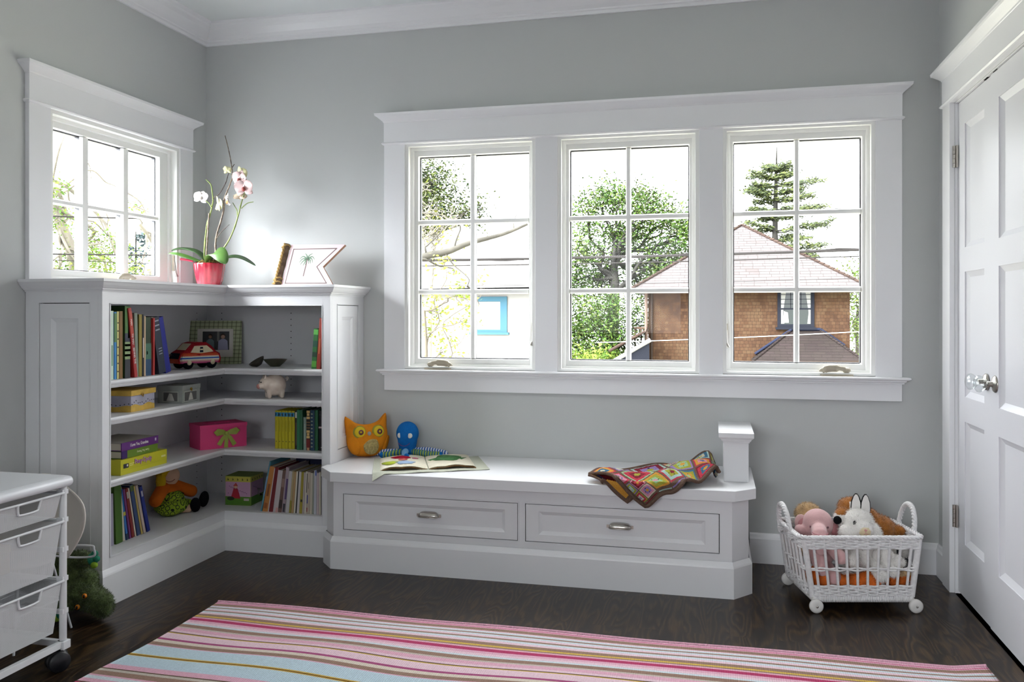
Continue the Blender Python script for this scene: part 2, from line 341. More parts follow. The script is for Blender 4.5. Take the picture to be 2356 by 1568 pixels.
# windows
def window(name, M, u, z, gu, gz, mv, mh, label, sashw=.0):
    w = bpy.data.objects.new(name, None); COL.objects.link(w); w.location = M @ Vec(((u[0]+u[1])/2, z[0], 0)); struct(w)
    f = MB()
    for k, (a, b, d) in enumerate([(0, .018, .012), (.010, .034, -.02)]):   # stepped jamb and stops
        f.slab(u[0]+a, u[1]-a, z[0]+a*.6, z[1]-a, .12+d if k == 0 else .10, [(u[0]+b, u[1]-b, z[0]+b*.7, z[1]-b)], M_SASH, M @ Mat.Translation((0, 0, d)))
    f.build('window_frame', w, bevel=.002)
    s = MB(); s.slab(u[0]+.022, u[1]-.022, z[0]+.016, z[1]-.022, .045, [(gu[0]-.004, gu[1]+.004, gz[0]-.004, gz[1]+.004)], M_SASH, M @ Mat.Translation((0, 0, -.032)))
    s.build('sash', w, bevel=.003)
    g = MB(); d = MB()
    def bar(a, b, c, e):
        g.prism([(a, -.0505), (a, -.044), (a+.005, -.036), (b-.005, -.036), (b, -.044), (b, -.0505)], c, e, M_SASH, M @ Mat(((1, 0, 0, 0), (0, 0, 1, 0), (0, 1, 0, 0), (0, 0, 0, 1))))
    def hbar(a, b, c, e):
        g.prism([(c, -.0509), (c, -.0444), (c+.005, -.0366), (e-.005, -.0366), (e, -.0444), (e, -.0509)], a, b, M_SASH, M @ Mat(((0, 0, 1, 0), (1, 0, 0, 0), (0, 1, 0, 0), (0, 0, 0, 1))))
    for a, b in mv: bar(a, b, *gz); d.box(a+.002, b-.002, gz[0], gz[1], -.078, -.051, M_GASK, M)
    for a, b in mh: hbar(gu[0], gu[1], a, b); d.box(gu[0], gu[1], a+.002, b-.002, -.0765, -.0515, M_GASK, M)
    g.build('muntins', w)
    for a, b, c, e in ((gu[0]-.004, gu[0]+.0015, gz[0], gz[1]), (gu[1]-.0015, gu[1]+.004, gz[0], gz[1]), (gu[0], gu[1], gz[1]-.002, gz[1]+.004), (gu[0], gu[1], gz[0]-.004, gz[0]+.001)): d.box(a, b, c, e, -.076, -.0585, M_GASK, M)
    d.build('glazing_spacer', w)
    MB().box(gu[0]-.003, gu[1]+.003, gz[0]-.003, gz[1]+.003, -.0575, -.0535, M_GLASS, M).build('glass', w)
    return w
def crank(w, M, u, z, flip=1, wall=0):
    k = MB(); T = M @ Mat.Translation((u, z, wall)) @ Mat.Diagonal((flip, 1, 1, 1))
    k.prism([(-.075, -.012), (-.07, .022), (.062, .022), (.074, .004), (.074, -.012)], 0, .013, M_HARD, T @ frame3((0, 0, 0), (1, 0, 0), (0, 0, 1)))
    k.tube(smooth_path([(-.05, .016, .004), (-.02, .026, .008), (.03, .026, .01), (.060, .016, .014), (.064, .012, .014)]), [.010]*8+[.016]*8+[.012]*9, M_HARD, n=10, M=T, flat_=.7)
    k.ell((-.045, .018, .0), (.018, .013, .014), M_HARD, T)
    return k.build('crank_handle', w, bevel=.002)
def latch(w, M, u, z, s):
    k = MB(); T = M @ Mat.Translation((u, z, -.0045))
    k.box(-.004, .004, -.02, .06, -.006, 0.004, M_HARD, T); k.tube([(0, .03, .004), (0, -.03, .012), (s*.006, -.05, .016)], [.003, .004, .008], M_NICK, M=T)
    return k.build('sash_lock', w)
GX = [(1.212, 1.785), (1.996, 2.565), (2.775, 3.333)]; MVX = [(1.483, 1.511), (2.268, 2.294), (3.043, 3.068)]
wins = []
for i in range(3):
    w = window(f'window_{i+1}', FB, WX[i], WZ, GX[i], (.926, 1.953), [MVX[i]], [(1.25, 1.276), (1.605, 1.632)], '')
    wins.append(w)
crank(wins[0], FB, 1.33, .877); crank(wins[2], FB, 3.222, .877, -1)
latch(wins[0], FB, 1.815, 1.045, -1); latch(wins[2], FB, 2.742, 1.045, 1)
w4 = window('window_4', FL, LY, LZ, (-1.045, -.353), (1.343, 1.934), [(-.879, -.837), (-.614, -.572)], [(1.617, 1.641)], '')
crank(w4, FL, -.66, 1.298, -1, .02); latch(w4, FL, -.275, 1.39, 1)
# closet doors on the right
casing('trim_4', FR, .139, 1.23, [(.25, 1.118)], 0, 2.03, 2.14, None)
jb = MB(); 
jb.box(.25, .253, 0, 2.02, -.12, -.001, M_TRIM, FR); jb.box(1.115, 1.118, 0, 2.02, -.12, -.001, M_TRIM, FR); jb.box(.25, 1.118, 2.017, 2.02, -.12, -.001, M_TRIM, FR)
struct(jb.build('trim_5'))
struct(cl.build('wall_closet'))
PZ = [(.225, .718), (.818, 1.319), (1.417, 1.914)]
def leaf(i, a, b, hinge, knob):
    d = bpy.data.objects.new(f'door_{i}', None); COL.objects.link(d); d.location = FR @ Vec(((a+b)/2, 0, 0)); struct(d)
    MB().slab(a, b, .012, 2.014, .038, [(a+.094, b-.085, *z) for z in PZ] if i == 1 else [(a+.088, b-.09, *z) for z in PZ], M_DOOR, FR @ Mat.Translation((0, 0, -.012 if i == 1 else -.008)), depth=.014, inset=.022, step=.003).build('door_leaf', d)
    k = MB(); T = FR @ Mat.Translation((knob, .9, -.010))
    k.lathe([(0, 0), (.031, 0), (.031, .004), (.026, .009), (.014, .012), (.010, .014), (.0095, .03), (.0, .03)], M_NICK, M=T)
    k.build('rosette', d)
    g = MB(); g.lathe([(0, .026), (.011, .026), (.016, .034), (.027, .043), (.031, .052), (.029, .062), (.02, .069), (0, .071)], M_KNOB, n=12, M=T, smooth=False).build('door_knob', d)
    for z in ((1.753, 1.843), (.272, .364)):
        h = MB(); dz = (z[1]-z[0])/5
        for q in range(5): h.tube([FR @ Vec((hinge, z[0]+q*dz+.0006, .002)), FR @ Vec((hinge, z[0]+(q+1)*dz-.0006, .002))], .0075, M_NICK, n=12)
        h.box(hinge-.016, hinge+.016, z[0], z[1], -.009, -.002, M_NICK, FR); h.build('hinge', d)
    h = MB(); h.box(knob-.02, knob+.02, 2.0145, 2.0165, -.04, -.006, M_DARK, FR); h.build('ball_catch', d)
M_KNOB = glass('clear_knob_glass', .02, 1.75, (.93, .95, .95))
leaf(1, .254, .6815, .2505, .632); leaf(2, .6845, 1.1145, 1.1175, .737)
# ============================================================ corner bookcase
bc = thing('corner_bookcase', (.2, -.3, 0), 'white built-in L-shaped corner bookcase with three shelves under the small window', 'bookcase')
def Lpoly(x0, y0, xi, yi, xr, yt, e=0): return [(x0, y0), (xi, y0), (xi, yi), (xr, yi), (xr, yt), (x0, yt)]
k = MB()
k.box(.002, .014, -1.225, -.002, .12, 1.25, M_CAB); k.box(.014, .915, -.014, -.002, .12, 1.25, M_CAB)
k.prism(Lpoly(.014, -1.21, .34, -.37, .90, -.014), .165, .187, M_CAB)
k.prism(Lpoly(.014, -1.21, .34, -.37, .90, -.014), 1.215, 1.24, M_CAB)
k.box(.014, .34, -1.209, -1.195, .187, 1.215, M_CAB); k.box(.885, .899, -.37, -.014, .187, 1.215, M_CAB)
for x in (.515, .105):
    for z in [.93+.032*i for i in range(8)]+[.775+.032*i for i in range(3)]+[.54+.032*i for i in range(5)]+[.25+.032*i for i in range(6)]:
        k.add([(x+.0028*cos(a*pi/4), -.0146, z+.0028*sin(a*pi/4)) for a in range(8)], [tuple(range(8))], M_DARK)
for y in (-.105, -.86):
    for z in [.93+.032*i for i in range(8)]+[.775+.032*i for i in range(3)]+[.54+.032*i for i in range(5)]+[.25+.032*i for i in range(6)]:
        k.add([(.0146, y+.0028*cos(a*pi/4), z+.0028*sin(a*pi/4)) for a in range(8)], [tuple(range(8))], M_DARK)
k.build('carcass', bc)
f = MB()
FXL = frame3((.36, 0, 0), (0, 1, 0), (0, 0, 1)); FYR = frame3((0, -.39, 0), (1, 0, 0), (0, 0, 1))
for q in ((-1.232, -1.191, .125, 1.25), (-1.191, -.39, .125, .187), (-1.191, -.39, 1.193, 1.25)): f.slab(*q, .02, [], M_CAB, FXL)
f.box(.34, .36, -.39, -.37, .125, .187, M_CAB); f.box(.34, .36, -.39, -.37, 1.193, 1.25, M_CAB)
f.box(.36, .881, -.39, -.37, .125, .187, M_CAB); f.box(.36, .881, -.39, -.37, 1.193, 1.25, M_CAB); f.box(.881, .92, -.39, -.37, .125, 1.25, M_CAB)
for a, b, c, d in ((-1.191, -1.186, .187, 1.193),): f.box(.3585, .3625, a, b, c, d, M_CAB)
f.box(.3585, .3625, -1.191, -.39, 1.189, 1.193, M_CAB); f.box(.3625, .881, -.3925, -.3885, 1.189, 1.193, M_CAB); f.box(.877, .881, -.3925, -.3885, .187, 1.189, M_CAB)
f.box(.3585, .3625, -1.191, -.39, .187, .191, M_CAB); f.box(.3625, .881, -.3925, -.3885, .187, .191, M_CAB)
f.build('face_frame', bc, bevel=.001)
# end panels: framed doors set into the two ends
def inset_door(name, M, a, b, c, d, u0, u1, v0, v1, pan):
    fr = MB(); fr.slab(u0, u1, v0, v1, .02, [(a-.003, b+.003, c-.003, d+.003)], M_CAB, M)
    fr.slab(a-.007, b+.007, c-.007, d+.007, .004, [(a-.003, b+.003, c-.003, d+.003)], M_CAB, M @ Mat.Translation((0, 0, .0025)))
    fr.box(a-.004, b+.004, c-.004, d+.004, -.03, -.021, M_DARK, M); fr.build('end_frame', bc, bevel=.0008)
    MB().slab(a, b, c, d, .018, [pan], M_CAB, M @ Mat.Translation((0, 0, -.001)), depth=.009, inset=.016, step=.002).build(name, bc, bevel=.0008)
FEL = frame3((0, -1.232, 0), (1, 0, 0), (0, 0, 1)); FER = frame3((.92, 0, 0), (0, 1, 0), (0, 0, 1))
inset_door('end_panel', FEL, .07, .300, .192, 1.191, .002, .34, .125, 1.25, (.122, .248, .26, 1.132))
inset_door('end_panel', FER, -.308, -.074, .498, 1.191, -.37, -.002, .125, 1.25, (-.254, -.128, .55, 1.135))
bs = [(0, 0), (.012, 0), (.012, .122), (.010, .128), (.002, .143), (0, .146)]
MB().sweep(bs, [(.002, -1.232), (.36, -1.232), (.36, -.39), (.92, -.39)], M_CAB).build('base', bc)
cp = [(0, 1.238), (.004, 1.238), (.006, 1.244), (.012, 1.2455), (.013, 1.251), (.02, 1.2525), (.028, 1.262), (.036, 1.274), (.04, 1.277), (.04, 1.288), (-.02, 1.288)]
t = MB(); t.sweep(cp, [(.0015, -1.232), (.36, -1.232), (.36, -.39), (.92, -.39), (.92, -.0015)], M_CAB)
t.prism(Lpoly(.0015, -1.25, .37, -.40, .93, -.0015), 1.25, 1.2878, M_CAB); t.build('cornice', bc)
for z in (.886, .739, .490):
    h = MB(); h.prism(Lpoly(.016, -1.193, .345, -.375, .883, -.016), z-.03, z, M_CAB)
    n_ = [(-.002, z-.03), (.006, z-.03), (.008, z-.025), (.011, z-.0235), (.012, z-.019), (.015, z-.0175), (.018, z-.011), (.018, z-.006), (.015, z-.001), (.011, z), (-.002, z)]
    h.sweep(n_, [(.345, -1.1905), (.345, -.375), (.8805, -.375)], M_CAB); h.build('shelf', bc)
# ============================================================ window bench
be = thing('window_bench', (1.9, -.28, 0), 'long white built-in window bench with two drawers and clipped corners', 'bench')
def chp(xl, xr, yf, cl_, cr_, yb=-.002, xl2=None, xr2=None): return [(xl+cl_, yf), (xr-cr_, yf), (xr, yf+cr_), (xr, yb), (xl, yb), (xl, yf+cl_)]
body = [(1.004, -.53), (2.755, -.53), (2.822, -.452), (2.822, -.002), (.923, -.002), (.923, -.395), (.936, -.455)]
core = [(1.01, -.512), (2.75, -.512), (2.805, -.445), (2.805, -.004), (.935, -.004), (.935, -.44)]
k = MB(); k.prism(core, .125, .398, M_DARK)
k.slab(1.004, 2.755, .125, .398, .017, [(1.052, 1.864, .175, .338), (1.896, 2.706, .175, .338)], M_CAB, frame3((0, -.53, 0), (1, 0, 0), (0, 0, 1)))
for q in ((1.052, 1.864, .175, .338), (1.896, 2.706, .175, .338)):
    k.slab(q[0]-.005, q[1]+.005, q[2]-.005, q[3]+.005, .004, [q], M_CAB, frame3((0, -.5325, 0), (1, 0, 0), (0, 0, 1)))
for i in (1, 2): a, b = body[i], body[i+1]; k.add([(*a, .125), (*b, .125), (*b, .398), (*a, .398)], [(0, 1, 2, 3)], M_CAB)
for i in (4, 5, 6): a, b = body[i], body[(i+1) % 7]; k.add([(*a, .125), (*b, .125), (*b, .398), (*a, .398)], [(0, 1, 2, 3)], M_CAB)
k.build('bench_frame', be)
MB().sweep(bs, [(2.825, -.002), (2.825, -.452), (2.756, -.538), (1.003, -.538), (.934, -.462), (.934, -.405)][::-1], M_CAB).build('base', be)
MB().prism([(1.006, -.57), (2.766, -.57), (2.85, -.487), (2.85, -.002), (.925, -.002), (.925, -.395), (.909, -.402), (.909, -.462)], .396, .44, M_CAB).build('seat', be, bevel=.002)
for a, b in ((1.055, 1.861), (1.899, 2.703)):
    d = MB().slab(a, b, .178, .335, .016, [(a+.057, b-.055, .178+.03, .335-.03)], M_CAB, frame3((0, -.5305, 0), (1, 0, 0), (0, 0, 1)), depth=.009, inset=.014, step=.002).build('drawer', be, bevel=.001)
    c = (a+b)/2+.0; h = MB(); T = Mat.Translation((c, -.5215, .262))
    n_ = 14; vv = []; ff = []
    for i in range(n_+1):          # cup pull: half dome open below
        th = pi*i/n_
        for j in range(7):
            ph = pi/2*j/6; ct = cos(th); sn = max(0, sin(th)); vv.append((-.046*(1 if ct > 0 else -1)*abs(ct)**.62*(.86+.14*sin(ph)), -.024*sin(ph)**.8*sn**.32-.003, .022*sn**.30*cos(ph)**.9-.006))
    for i in range(n_):
        for j in range(6): p = i*7+j; ff.append((p, p+1, p+8, p+7))
    h.add(vv, ff, M_NICK, T, True); h.box(-.056, .056, -.003, 0, -.009, -.003, M_NICK, T); h.box(-.056, -.044, -.004, 0, -.009, .004, M_NICK, T); h.box(.044, .056, -.004, 0, -.009, .004, M_NICK, T)
    h.tube([(-.046, -.004, -.006), (-.043, -.022, -.0065), (-.036, -.027, -.007), (0, -.0275, -.007), (.036, -.027, -.007), (.043, -.022, -.0065), (.046, -.004, -.006)], .0022, M_NICK, M=T)
    o = h.build('cup_pull', d); sf = o.modifiers.new('s', 'SOLIDIFY'); sf.thickness = .0015; o['label'] = 'brushed nickel cup pull'
p = MB(); p.box(2.724, 2.826, -.375, -.003, .4402, .622, M_CAB)
ap = p.build('arm_post', be, bevel=.002)
c = MB(); pr = [(0, .606), (.004, .606), (.005, .613), (.009, .614), (.012, .622), (.018, .626), (.021, .630), (.021, .648), (-.03, .648)]
c.sweep(pr, [(2.826, -.003), (2.826, -.375), (2.724, -.375), (2.724, -.003)][::-1], M_CAB); c.box(2.715, 2.835, -.385, -.003, .622, .6478, M_CAB); c.build('arm_cap', ap)
# ============================================================ outdoors
GZ = -3.5
struct(MB().box(-70, 60, .6, 110, GZ-.3, GZ, pm('garden_ground', '#b2b09f', .9, var=.3, vscale=.8)).build('ground'))
def shingle_mat(name, c1, c2, c3, row, wid, vmap, rough=.85, gap='#16100c'):
    m = bpy.data.materials.new(name); m.use_nodes = True; n = m.node_tree.nodes; L = m.node_tree.links; b = n['Principled BSDF']; b.inputs['Roughness'].default_value = rough; b.inputs['Specular IOR Level'].default_value = .05
    t = n.new('ShaderNodeTexCoord'); s = n.new('ShaderNodeSeparateXYZ'); L.new(t.outputs['Object'], s.inputs[0]); c = n.new('ShaderNodeCombineXYZ')
    a = n.new('ShaderNodeMath'); a.operation = 'ADD'; L.new(s.outputs['X'], a.inputs[0]); L.new(s.outputs['Y'], a.inputs[1])
    L.new(a.outputs[0] if vmap else s.outputs['X'], c.inputs['X']); L.new(s.outputs['Z'], c.inputs['Y'])
    br = n.new('ShaderNodeTexBrick'); br.inputs['Scale'].default_value = 1; br.inputs['Brick Width'].default_value = wid; br.inputs['Row Height'].default_value = row; br.inputs['Mortar Size'].default_value = row*(.05 if vmap else .07); br.inputs['Mortar Smooth'].default_value = .4
    br.offset = .43; br.squash = .8; br.squash_frequency = 3; br.inputs['Color1'].default_value = (0, 0, 0, 1); br.inputs['Color2'].default_value = (1, 1, 1, 1); br.inputs['Mortar'].default_value = (.5, .5, .5, 1); L.new(c.outputs[0], br.inputs['Vector'])
    no = n.new('ShaderNodeTexNoise'); no.inputs['Scale'].default_value = .9; no.inputs['Detail'].default_value = 6; L.new(t.outputs['Object'], no.inputs['Vector'])
    mx = n.new('ShaderNodeMath'); mx.operation = 'MULTIPLY_ADD'; L.new(br.outputs['Color'], mx.inputs[0]); mx.inputs[1].default_value = .4; 
    sc = n.new('ShaderNodeMath'); sc.operation = 'MULTIPLY_ADD'; L.new(no.outputs['Fac'], sc.inputs[0]); sc.inputs[1].default_value = 1.5; sc.inputs[2].default_value = -.42; L.new(sc.outputs[0], mx.inputs[2])
    r = n.new('ShaderNodeValToRGB'); L.new(mx.outputs[0], r.inputs[0]); e = r.color_ramp.elements; e[0].position = .1; e[0].color = (*lin(c1), 1); e[1].position = .9; e[1].color = (*lin(c3), 1); k = e.new(.5); k.color = (*lin(c2), 1)
    g = n.new('ShaderNodeMix'); g.data_type = 'RGBA'; L.new(br.outputs['Fac'], g.inputs['Factor']); L.new(r.outputs[0], g.inputs['A']); g.inputs['B'].default_value = (*lin(gap), 1); L.new(g.outputs['Result'], b.inputs['Base Color'])
    return m
M_SH = shingle_mat('cedar_shingle_wall', '#211610', '#2f2117', '#362a1e', .112, .135, True)
M_RF = shingle_mat('pale_roof_shingles', '#353130', '#393636', '#3e3939', .105, .42, False, gap='#201b18')
M_RB = shingle_mat('mauve_roof_shingles', '#191414', '#1c1816', '#201a1a', .085, .4, False, gap='#100d0c')
M_RP = shingle_mat('brown_roof_shingles', '#241c18', '#2a211d', '#302721', .085, .4, False, gap='#16110f')
M_RW = shingle_mat('bleached_roof_shingles', '#545251', '#595856', '#5d5b5a', .16, .7, False, gap='#3e3d3c')
M_NAVY = pm('navy_window_paint', '#0a0c13', .85); M_BLUE = pm('blue_ridge_trim', '#0f1321', .85); M_SKYB = pm('sky_blue_window_paint', '#27404c', .85)
M_HW = pm('white_house_wall', '#646362', .8); M_PANE = pm('dark_window_pane', '#0c120e', .08); M_CURT = pm('white_curtain', '#61615f', .8)
M_SOFF = pm('dark_brown_soffit', '#1e1712', .8)  # even dark brown for the eave undersides and the thinner downpipe
h = thing('shingled_house', (3.8, 29, GZ), 'brown shingle-clad house with a pale hip roof seen through the right-hand window', 'house')
MB().box(.42, 7.13, 26, 34, GZ, 1.98, M_SH).build('wall', h)
m = MB(); a = (3.75, 30.0, 4.62); m.prism([(-.12, 25.3), (7.66, 25.3), (7.66, 34.7), (-.12, 34.7)], 1.93, 1.99, M_SOFF)
m.add([(-.14, 25.28, 1.99), (7.68, 25.28, 1.99), (7.68, 34.7, 1.99), (-.14, 34.7, 1.99), a], [(0, 1, 4), (1, 2, 4), (2, 3, 4), (3, 0, 4)], M_RF)
for e_ in ((7.68, 25.28, 1.99), (-.14, 25.28, 1.99)):       # ridge caps along the hips
    A = Vec(e_); B = Vec(a)
    for i in range(28):
        p = A.lerp(B, i/28); q = A.lerp(B, (i+1)/28); m.tube([p+Vec((0, 0, .035)), q+Vec((0, 0, .01))], .055, M_RP, n=6)
m.build('roof', h)
w = MB(); FW = frame3((0, 25.99, 0), (1, 0, 0), (0, 0, 1)); w.slab(4.80, 5.99, .68, 2.0, .06, [(4.9, 5.885, .8, 1.98)], M_NAVY, FW @ Mat.Translation((0, 0, .05))); w.box(4.74, 6.05, .62, .70, .0, .12, M_NAVY, FW)
w.box(4.9, 5.885, 1.30, 1.35, 0, .05, M_NAVY, FW)
for z in (1.48, 1.64, 1.80): w.box(4.9, 5.885, z, z+.018, 0, .04, M_NAVY, FW)
for x in (5.22, 5.55): w.box(x, x+.018, 1.35, 1.98, 0, .04, M_NAVY, FW)
wo = w.build('window', h); MB().box(4.9, 5.885, .8, 1.98, 0.002, .02, M_PANE, FW).build('pane', wo)
cu = MB()
for s_, x in ((1, 4.92), (-1, 5.87)): cu.prism([(x, .82), (x+s_*.10, .82), (x+s_*.06, 1.2), (x+s_*.16, 1.9), (x, 1.9)][::s_], .022, .03, M_CURT, FW)
cu.prism([(5.0, .85), (5.17, .85), (5.14, 1.2), (5.0, 1.25)], .022, .028, M_CURT, FW)
cu.build('curtain', wo)
m = MB(); m.add([(5.27, 26.0, .60), (6.16, 26.0, .60), (7.32, 24.5, -.33), (3.93, 24.5, -.40), (3.93, 26, -.40), (7.32, 26, -.33)], [(0, 3, 2, 1), (0, 4, 3), (1, 2, 5)], M_RB)
m.add([(7.32, 24.5, -.33), (3.93, 24.5, -.40), (3.93, 24.5, -.47), (7.32, 24.5, -.40), (7.32, 26, -.40), (3.93, 26, -.47)], [(0, 1, 2, 3), (3, 2, 5, 4)], M_SOFF)
for A, B in (((5.27, 25.98, .6), (3.93, 24.5, -.40)), ((6.16, 25.98, .6), (7.32, 24.5, -.33))):
    A = Vec(A); B = Vec(B)
    for i in range(16): p = B.lerp(A, i/16); q = B.lerp(A, (i+1)/16); m.tube([p+Vec((0, 0, .025)), q+Vec((0, 0, .005))], .045, M_RB, n=6)
rb = m.build('bay_roof', h)
m = MB(); m.tube([(5.25, 25.95, .63), (6.2, 25.95, .63)], .05, M_BLUE); m.tube([(5.25, 25.9, .62), (4.06, 25.9, -.22)], .05, M_BLUE); m.tube([(6.2, 25.9, .63), (6.95, 25.9, .1)], .04, M_BLUE); m.build('blue_trim', rb)
m = MB(); m.box(4.1, 7.1, 24.7, 26, GZ, -.4, M_SH); m.build('bay_wall', h)
m = MB(); m.add([(.42, 26, .70), (.42, 24.6, .52), (-.76, 24.3, -.12), (-.76, 28, -.12), (.42, 28, .7)], [(0, 1, 2, 3, 4)], M_RP); m.tube([(.42, 24.55, .56), (-.76, 24.25, -.10)], .05, M_RP, n=6); m.build('porch_roof', h)
m = MB(); M_PW = pm('white_porch_board', '#676769', .6); m.tube([(.62, 24.4, .28), (-.9, 24.2, -.62)], .07, M_PW, n=4); m.add([(.58, 24.42, .2), (-.75, 24.25, -.62), (.58, 24.42, -.45), (.58, 25.2, .2), (-.75, 25.2, -.62), (.58, 25.2, -.45)], [(0, 1, 2), (0, 3, 4, 1)], M_NAVY); m.box(.40, .5, 24.5, 24.6, GZ, -.3, M_NAVY); m.box(-.35, -.25, 24.5, 24.6, GZ, -.6, M_NAVY); m.build('porch', h)
m = MB(); m.tube([(.36, 25.9, 1.95), (.36, 25.9, -.6)], .06, pm('rusty_downpipe', '#38261b', .7)); m.tube([(.55, 25.95, 1.9), (.55, 25.9, -1)], .04, M_SOFF); m.build('downpipe', h)
m = MB(); M_RAIL = pm('cedar_rail', '#482f1b', .7)
for x in (-.25, -.02, .2): m.box(x, x+.06, 27.9, 28, -.1, .62, M_RAIL)
m.box(-.3, .4, 27.88, 28, .58, .66, M_RAIL); m.build('balcony_rail', h)
h2 = thing('white_house', (-7.3, 28, GZ), 'white neighbouring house with a bleached roof and a blue-framed window', 'house')
MB().box(-12.5, -3.67, 25.5, 34, GZ, 2.05, M_HW).build('wall', h2)
m = MB(); a = (-7.6, 29.8, 4.9); q = [(-13, 24.9, 2.02), (-3.3, 24.9, 2.10), (-3.3, 34.7, 2.1), (-13, 34.7, 2.02)]
m.add(q+[a], [(0, 1, 4), (1, 2, 4), (2, 3, 4), (3, 0, 4)], M_RW); m.prism([(-13, 24.9), (-3.3, 24.9), (-3.3, 34.7), (-13, 34.7)], 1.97, 2.02, pm('cream_fascia', '#716d67', .8)); m.build('roof', h2)
w = MB(); FW = frame3((0, 25.49, 0), (1, 0, 0), (0, 0, 1)); w.slab(-5.95, -4.6, .45, 1.78, .06, [(-5.75, -4.85, .58, 1.60)], M_SKYB, FW @ Mat.Translation((0, 0, .05))); w.box(-6.0, -4.52, .40, .48, 0, .12, M_SKYB, FW); wo = w.build('window', h2)
MB().box(-5.75, -4.85, .58, 1.6, .002, .02, M_CURT, FW).build('pane', wo)
# trees
M_BARK = pm('grey_bark', '#23221f', .9, var=.35, vscale=3); M_PALEB = pm('pale_bark', '#312f2a', .9, var=.25, vscale=4)
def leafm(n, a, b): return pm(n, a, .8, col2=b, vscale=1.3)
def foliage(mb, rnd, blobs, n, size, mats, clump=.45, per=14, stretch=1.0):
    tot = sum(r[1]**2 for r in blobs)
    for c, r in blobs:
        for _ in range(max(1, int(n*r*r/tot/per))):
            d = Vec((rnd.gauss(0, 1), rnd.gauss(0, 1), rnd.gauss(0, 1))).normalized()*r*rnd.uniform(.35, 1)**.6; q0 = Vec(c)+d; mt = rnd.choice(mats)
            for _ in range(per):
                p = q0+Vec((rnd.gauss(0, clump), rnd.gauss(0, clump), rnd.gauss(0, clump*.7)))
                u = Vec((rnd.gauss(0, 1), rnd.gauss(0, 1), rnd.gauss(0, .6))).normalized(); v = u.orthogonal(); v = (Mat.Rotation(rnd.random()*6.28, 3, u) @ v).normalized(); s = size*rnd.uniform(.6, 1.3)
                mb.add([p-u*s, p+v*s*.5, p+u*s*stretch, p-v*s*.5], [(0, 1, 2, 3)], mt)
def branch(mb, rnd, a, b, r0, r1, mat, wob=.12, n=5):
    A, B = Vec(a), Vec(b); L = (B-A).length; pts = [A.lerp(B, i/n)+(Vec((rnd.gauss(0, 1), rnd.gauss(0, 1), rnd.gauss(0, .6)))*L*wob/n*2 if 0 < i < n else Vec()) for i in range(n+1)]
    pts = smooth_path(pts, 3); k = len(pts); mb.tube(pts, [r0+(r1-r0)*i/(k-1) for i in range(k)], mat, n=6, caps=False); return pts
def tree(name, label, trunk, r, blobs, n, size, mats, bark, seed, twigs=0, tr=.012, clump=.45, group=None, stretch=1.0, bare=0, fork=3):
    rnd = random.Random(seed); t = thing(name, trunk[0], label, 'tree', group); mb = MB(); pts = smooth_path(trunk, 5); k = len(pts)
    mb.tube(pts, [r*(1-.65*i/(k-1)) for i in range(k)], bark, n=9)
    for c, rr in blobs:
        s = pts[min(k-1, int(k*rnd.uniform(.55, .98)))]; bp = branch(mb, rnd, s, c, r*.30, r*.10, bark, .15)
        for _ in range(fork):
            e = Vec(c)+Vec((rnd.gauss(0, 1), rnd.gauss(0, 1), rnd.gauss(.2, .8))).normalized()*rr*.95; branch(mb, rnd, bp[rnd.randrange(len(bp)//3, len(bp))], e, r*.13, r*.03, bark, .2)
    for _ in range(twigs):
        c, rr = rnd.choice(blobs); a = Vec(c)+Vec((rnd.gauss(0, 1), rnd.gauss(0, 1), rnd.gauss(0, 1))).normalized()*rr*.3; e = Vec(c)+Vec((rnd.gauss(0, 1), rnd.gauss(0, 1), rnd.gauss(.3, 1))).normalized()*rr*rnd.uniform(.8, 1.25); branch(mb, rnd, a, e, tr, tr*.4, bark, .25)
    mb.build('trunk', t)
    if n:
        f = MB(); foliage(f, rnd, blobs, n, size, mats, clump, stretch=stretch); o = f.build('foliage', t)
    return t
LG = [leafm('leaf_olive', '#282e14', '#3a431a'), leafm('leaf_green', '#1e2c12', '#2e401a'), leafm('leaf_dark', '#162010', '#222f17')]
LB = [leafm('leaf_lime', '#435017', '#586425'), leafm('leaf_fresh', '#304917', '#465c23')]
LY_ = [leafm('leaf_yellow', '#575c1e', '#67682b'), LB[0]]
M_PB = pm('whitish_bark', '#59554d', .9, var=.2, vscale=4)
tree('evergreen_tree', 'tall dark evergreen rising behind the white house', [(-11.8, 36, GZ), (-11.6, 36, 3), (-11.4, 36, 8)], .35, [((-11.6, 36, 8.3), 1.0), ((-10.9, 36.3, 7.4), 1.3), ((-11.6, 35.6, 6.3), 1.7), ((-9.7, 36.5, 6.0), .9), ((-12.5, 36.2, 6.8), 1.5), ((-10.6, 36.4, 5.2), 1.5), ((-12.2, 36.2, 4.6), 1.6), ((-8.7, 36, 6.4), .45)], 14000, .082, [LG[0], LG[2], LG[0]], M_PALEB, 3, 60, .03)
tree('bare_tree', 'leafless pale-branched tree in front of the evergreen', [(-6.6, 22.5, GZ), (-6.5, 22.5, 1.6), (-6.35, 22.5, 3.4)], .11, [((-6.3, 22.3, 3.7), .7), ((-6.75, 22.5, 4.3), .75), ((-5.95, 22.7, 4.15), .6), ((-7.0, 22.5, 5.3), .6)], 160, .09, [LY_[0]], M_PB, 5, 70, .022, fork=6)
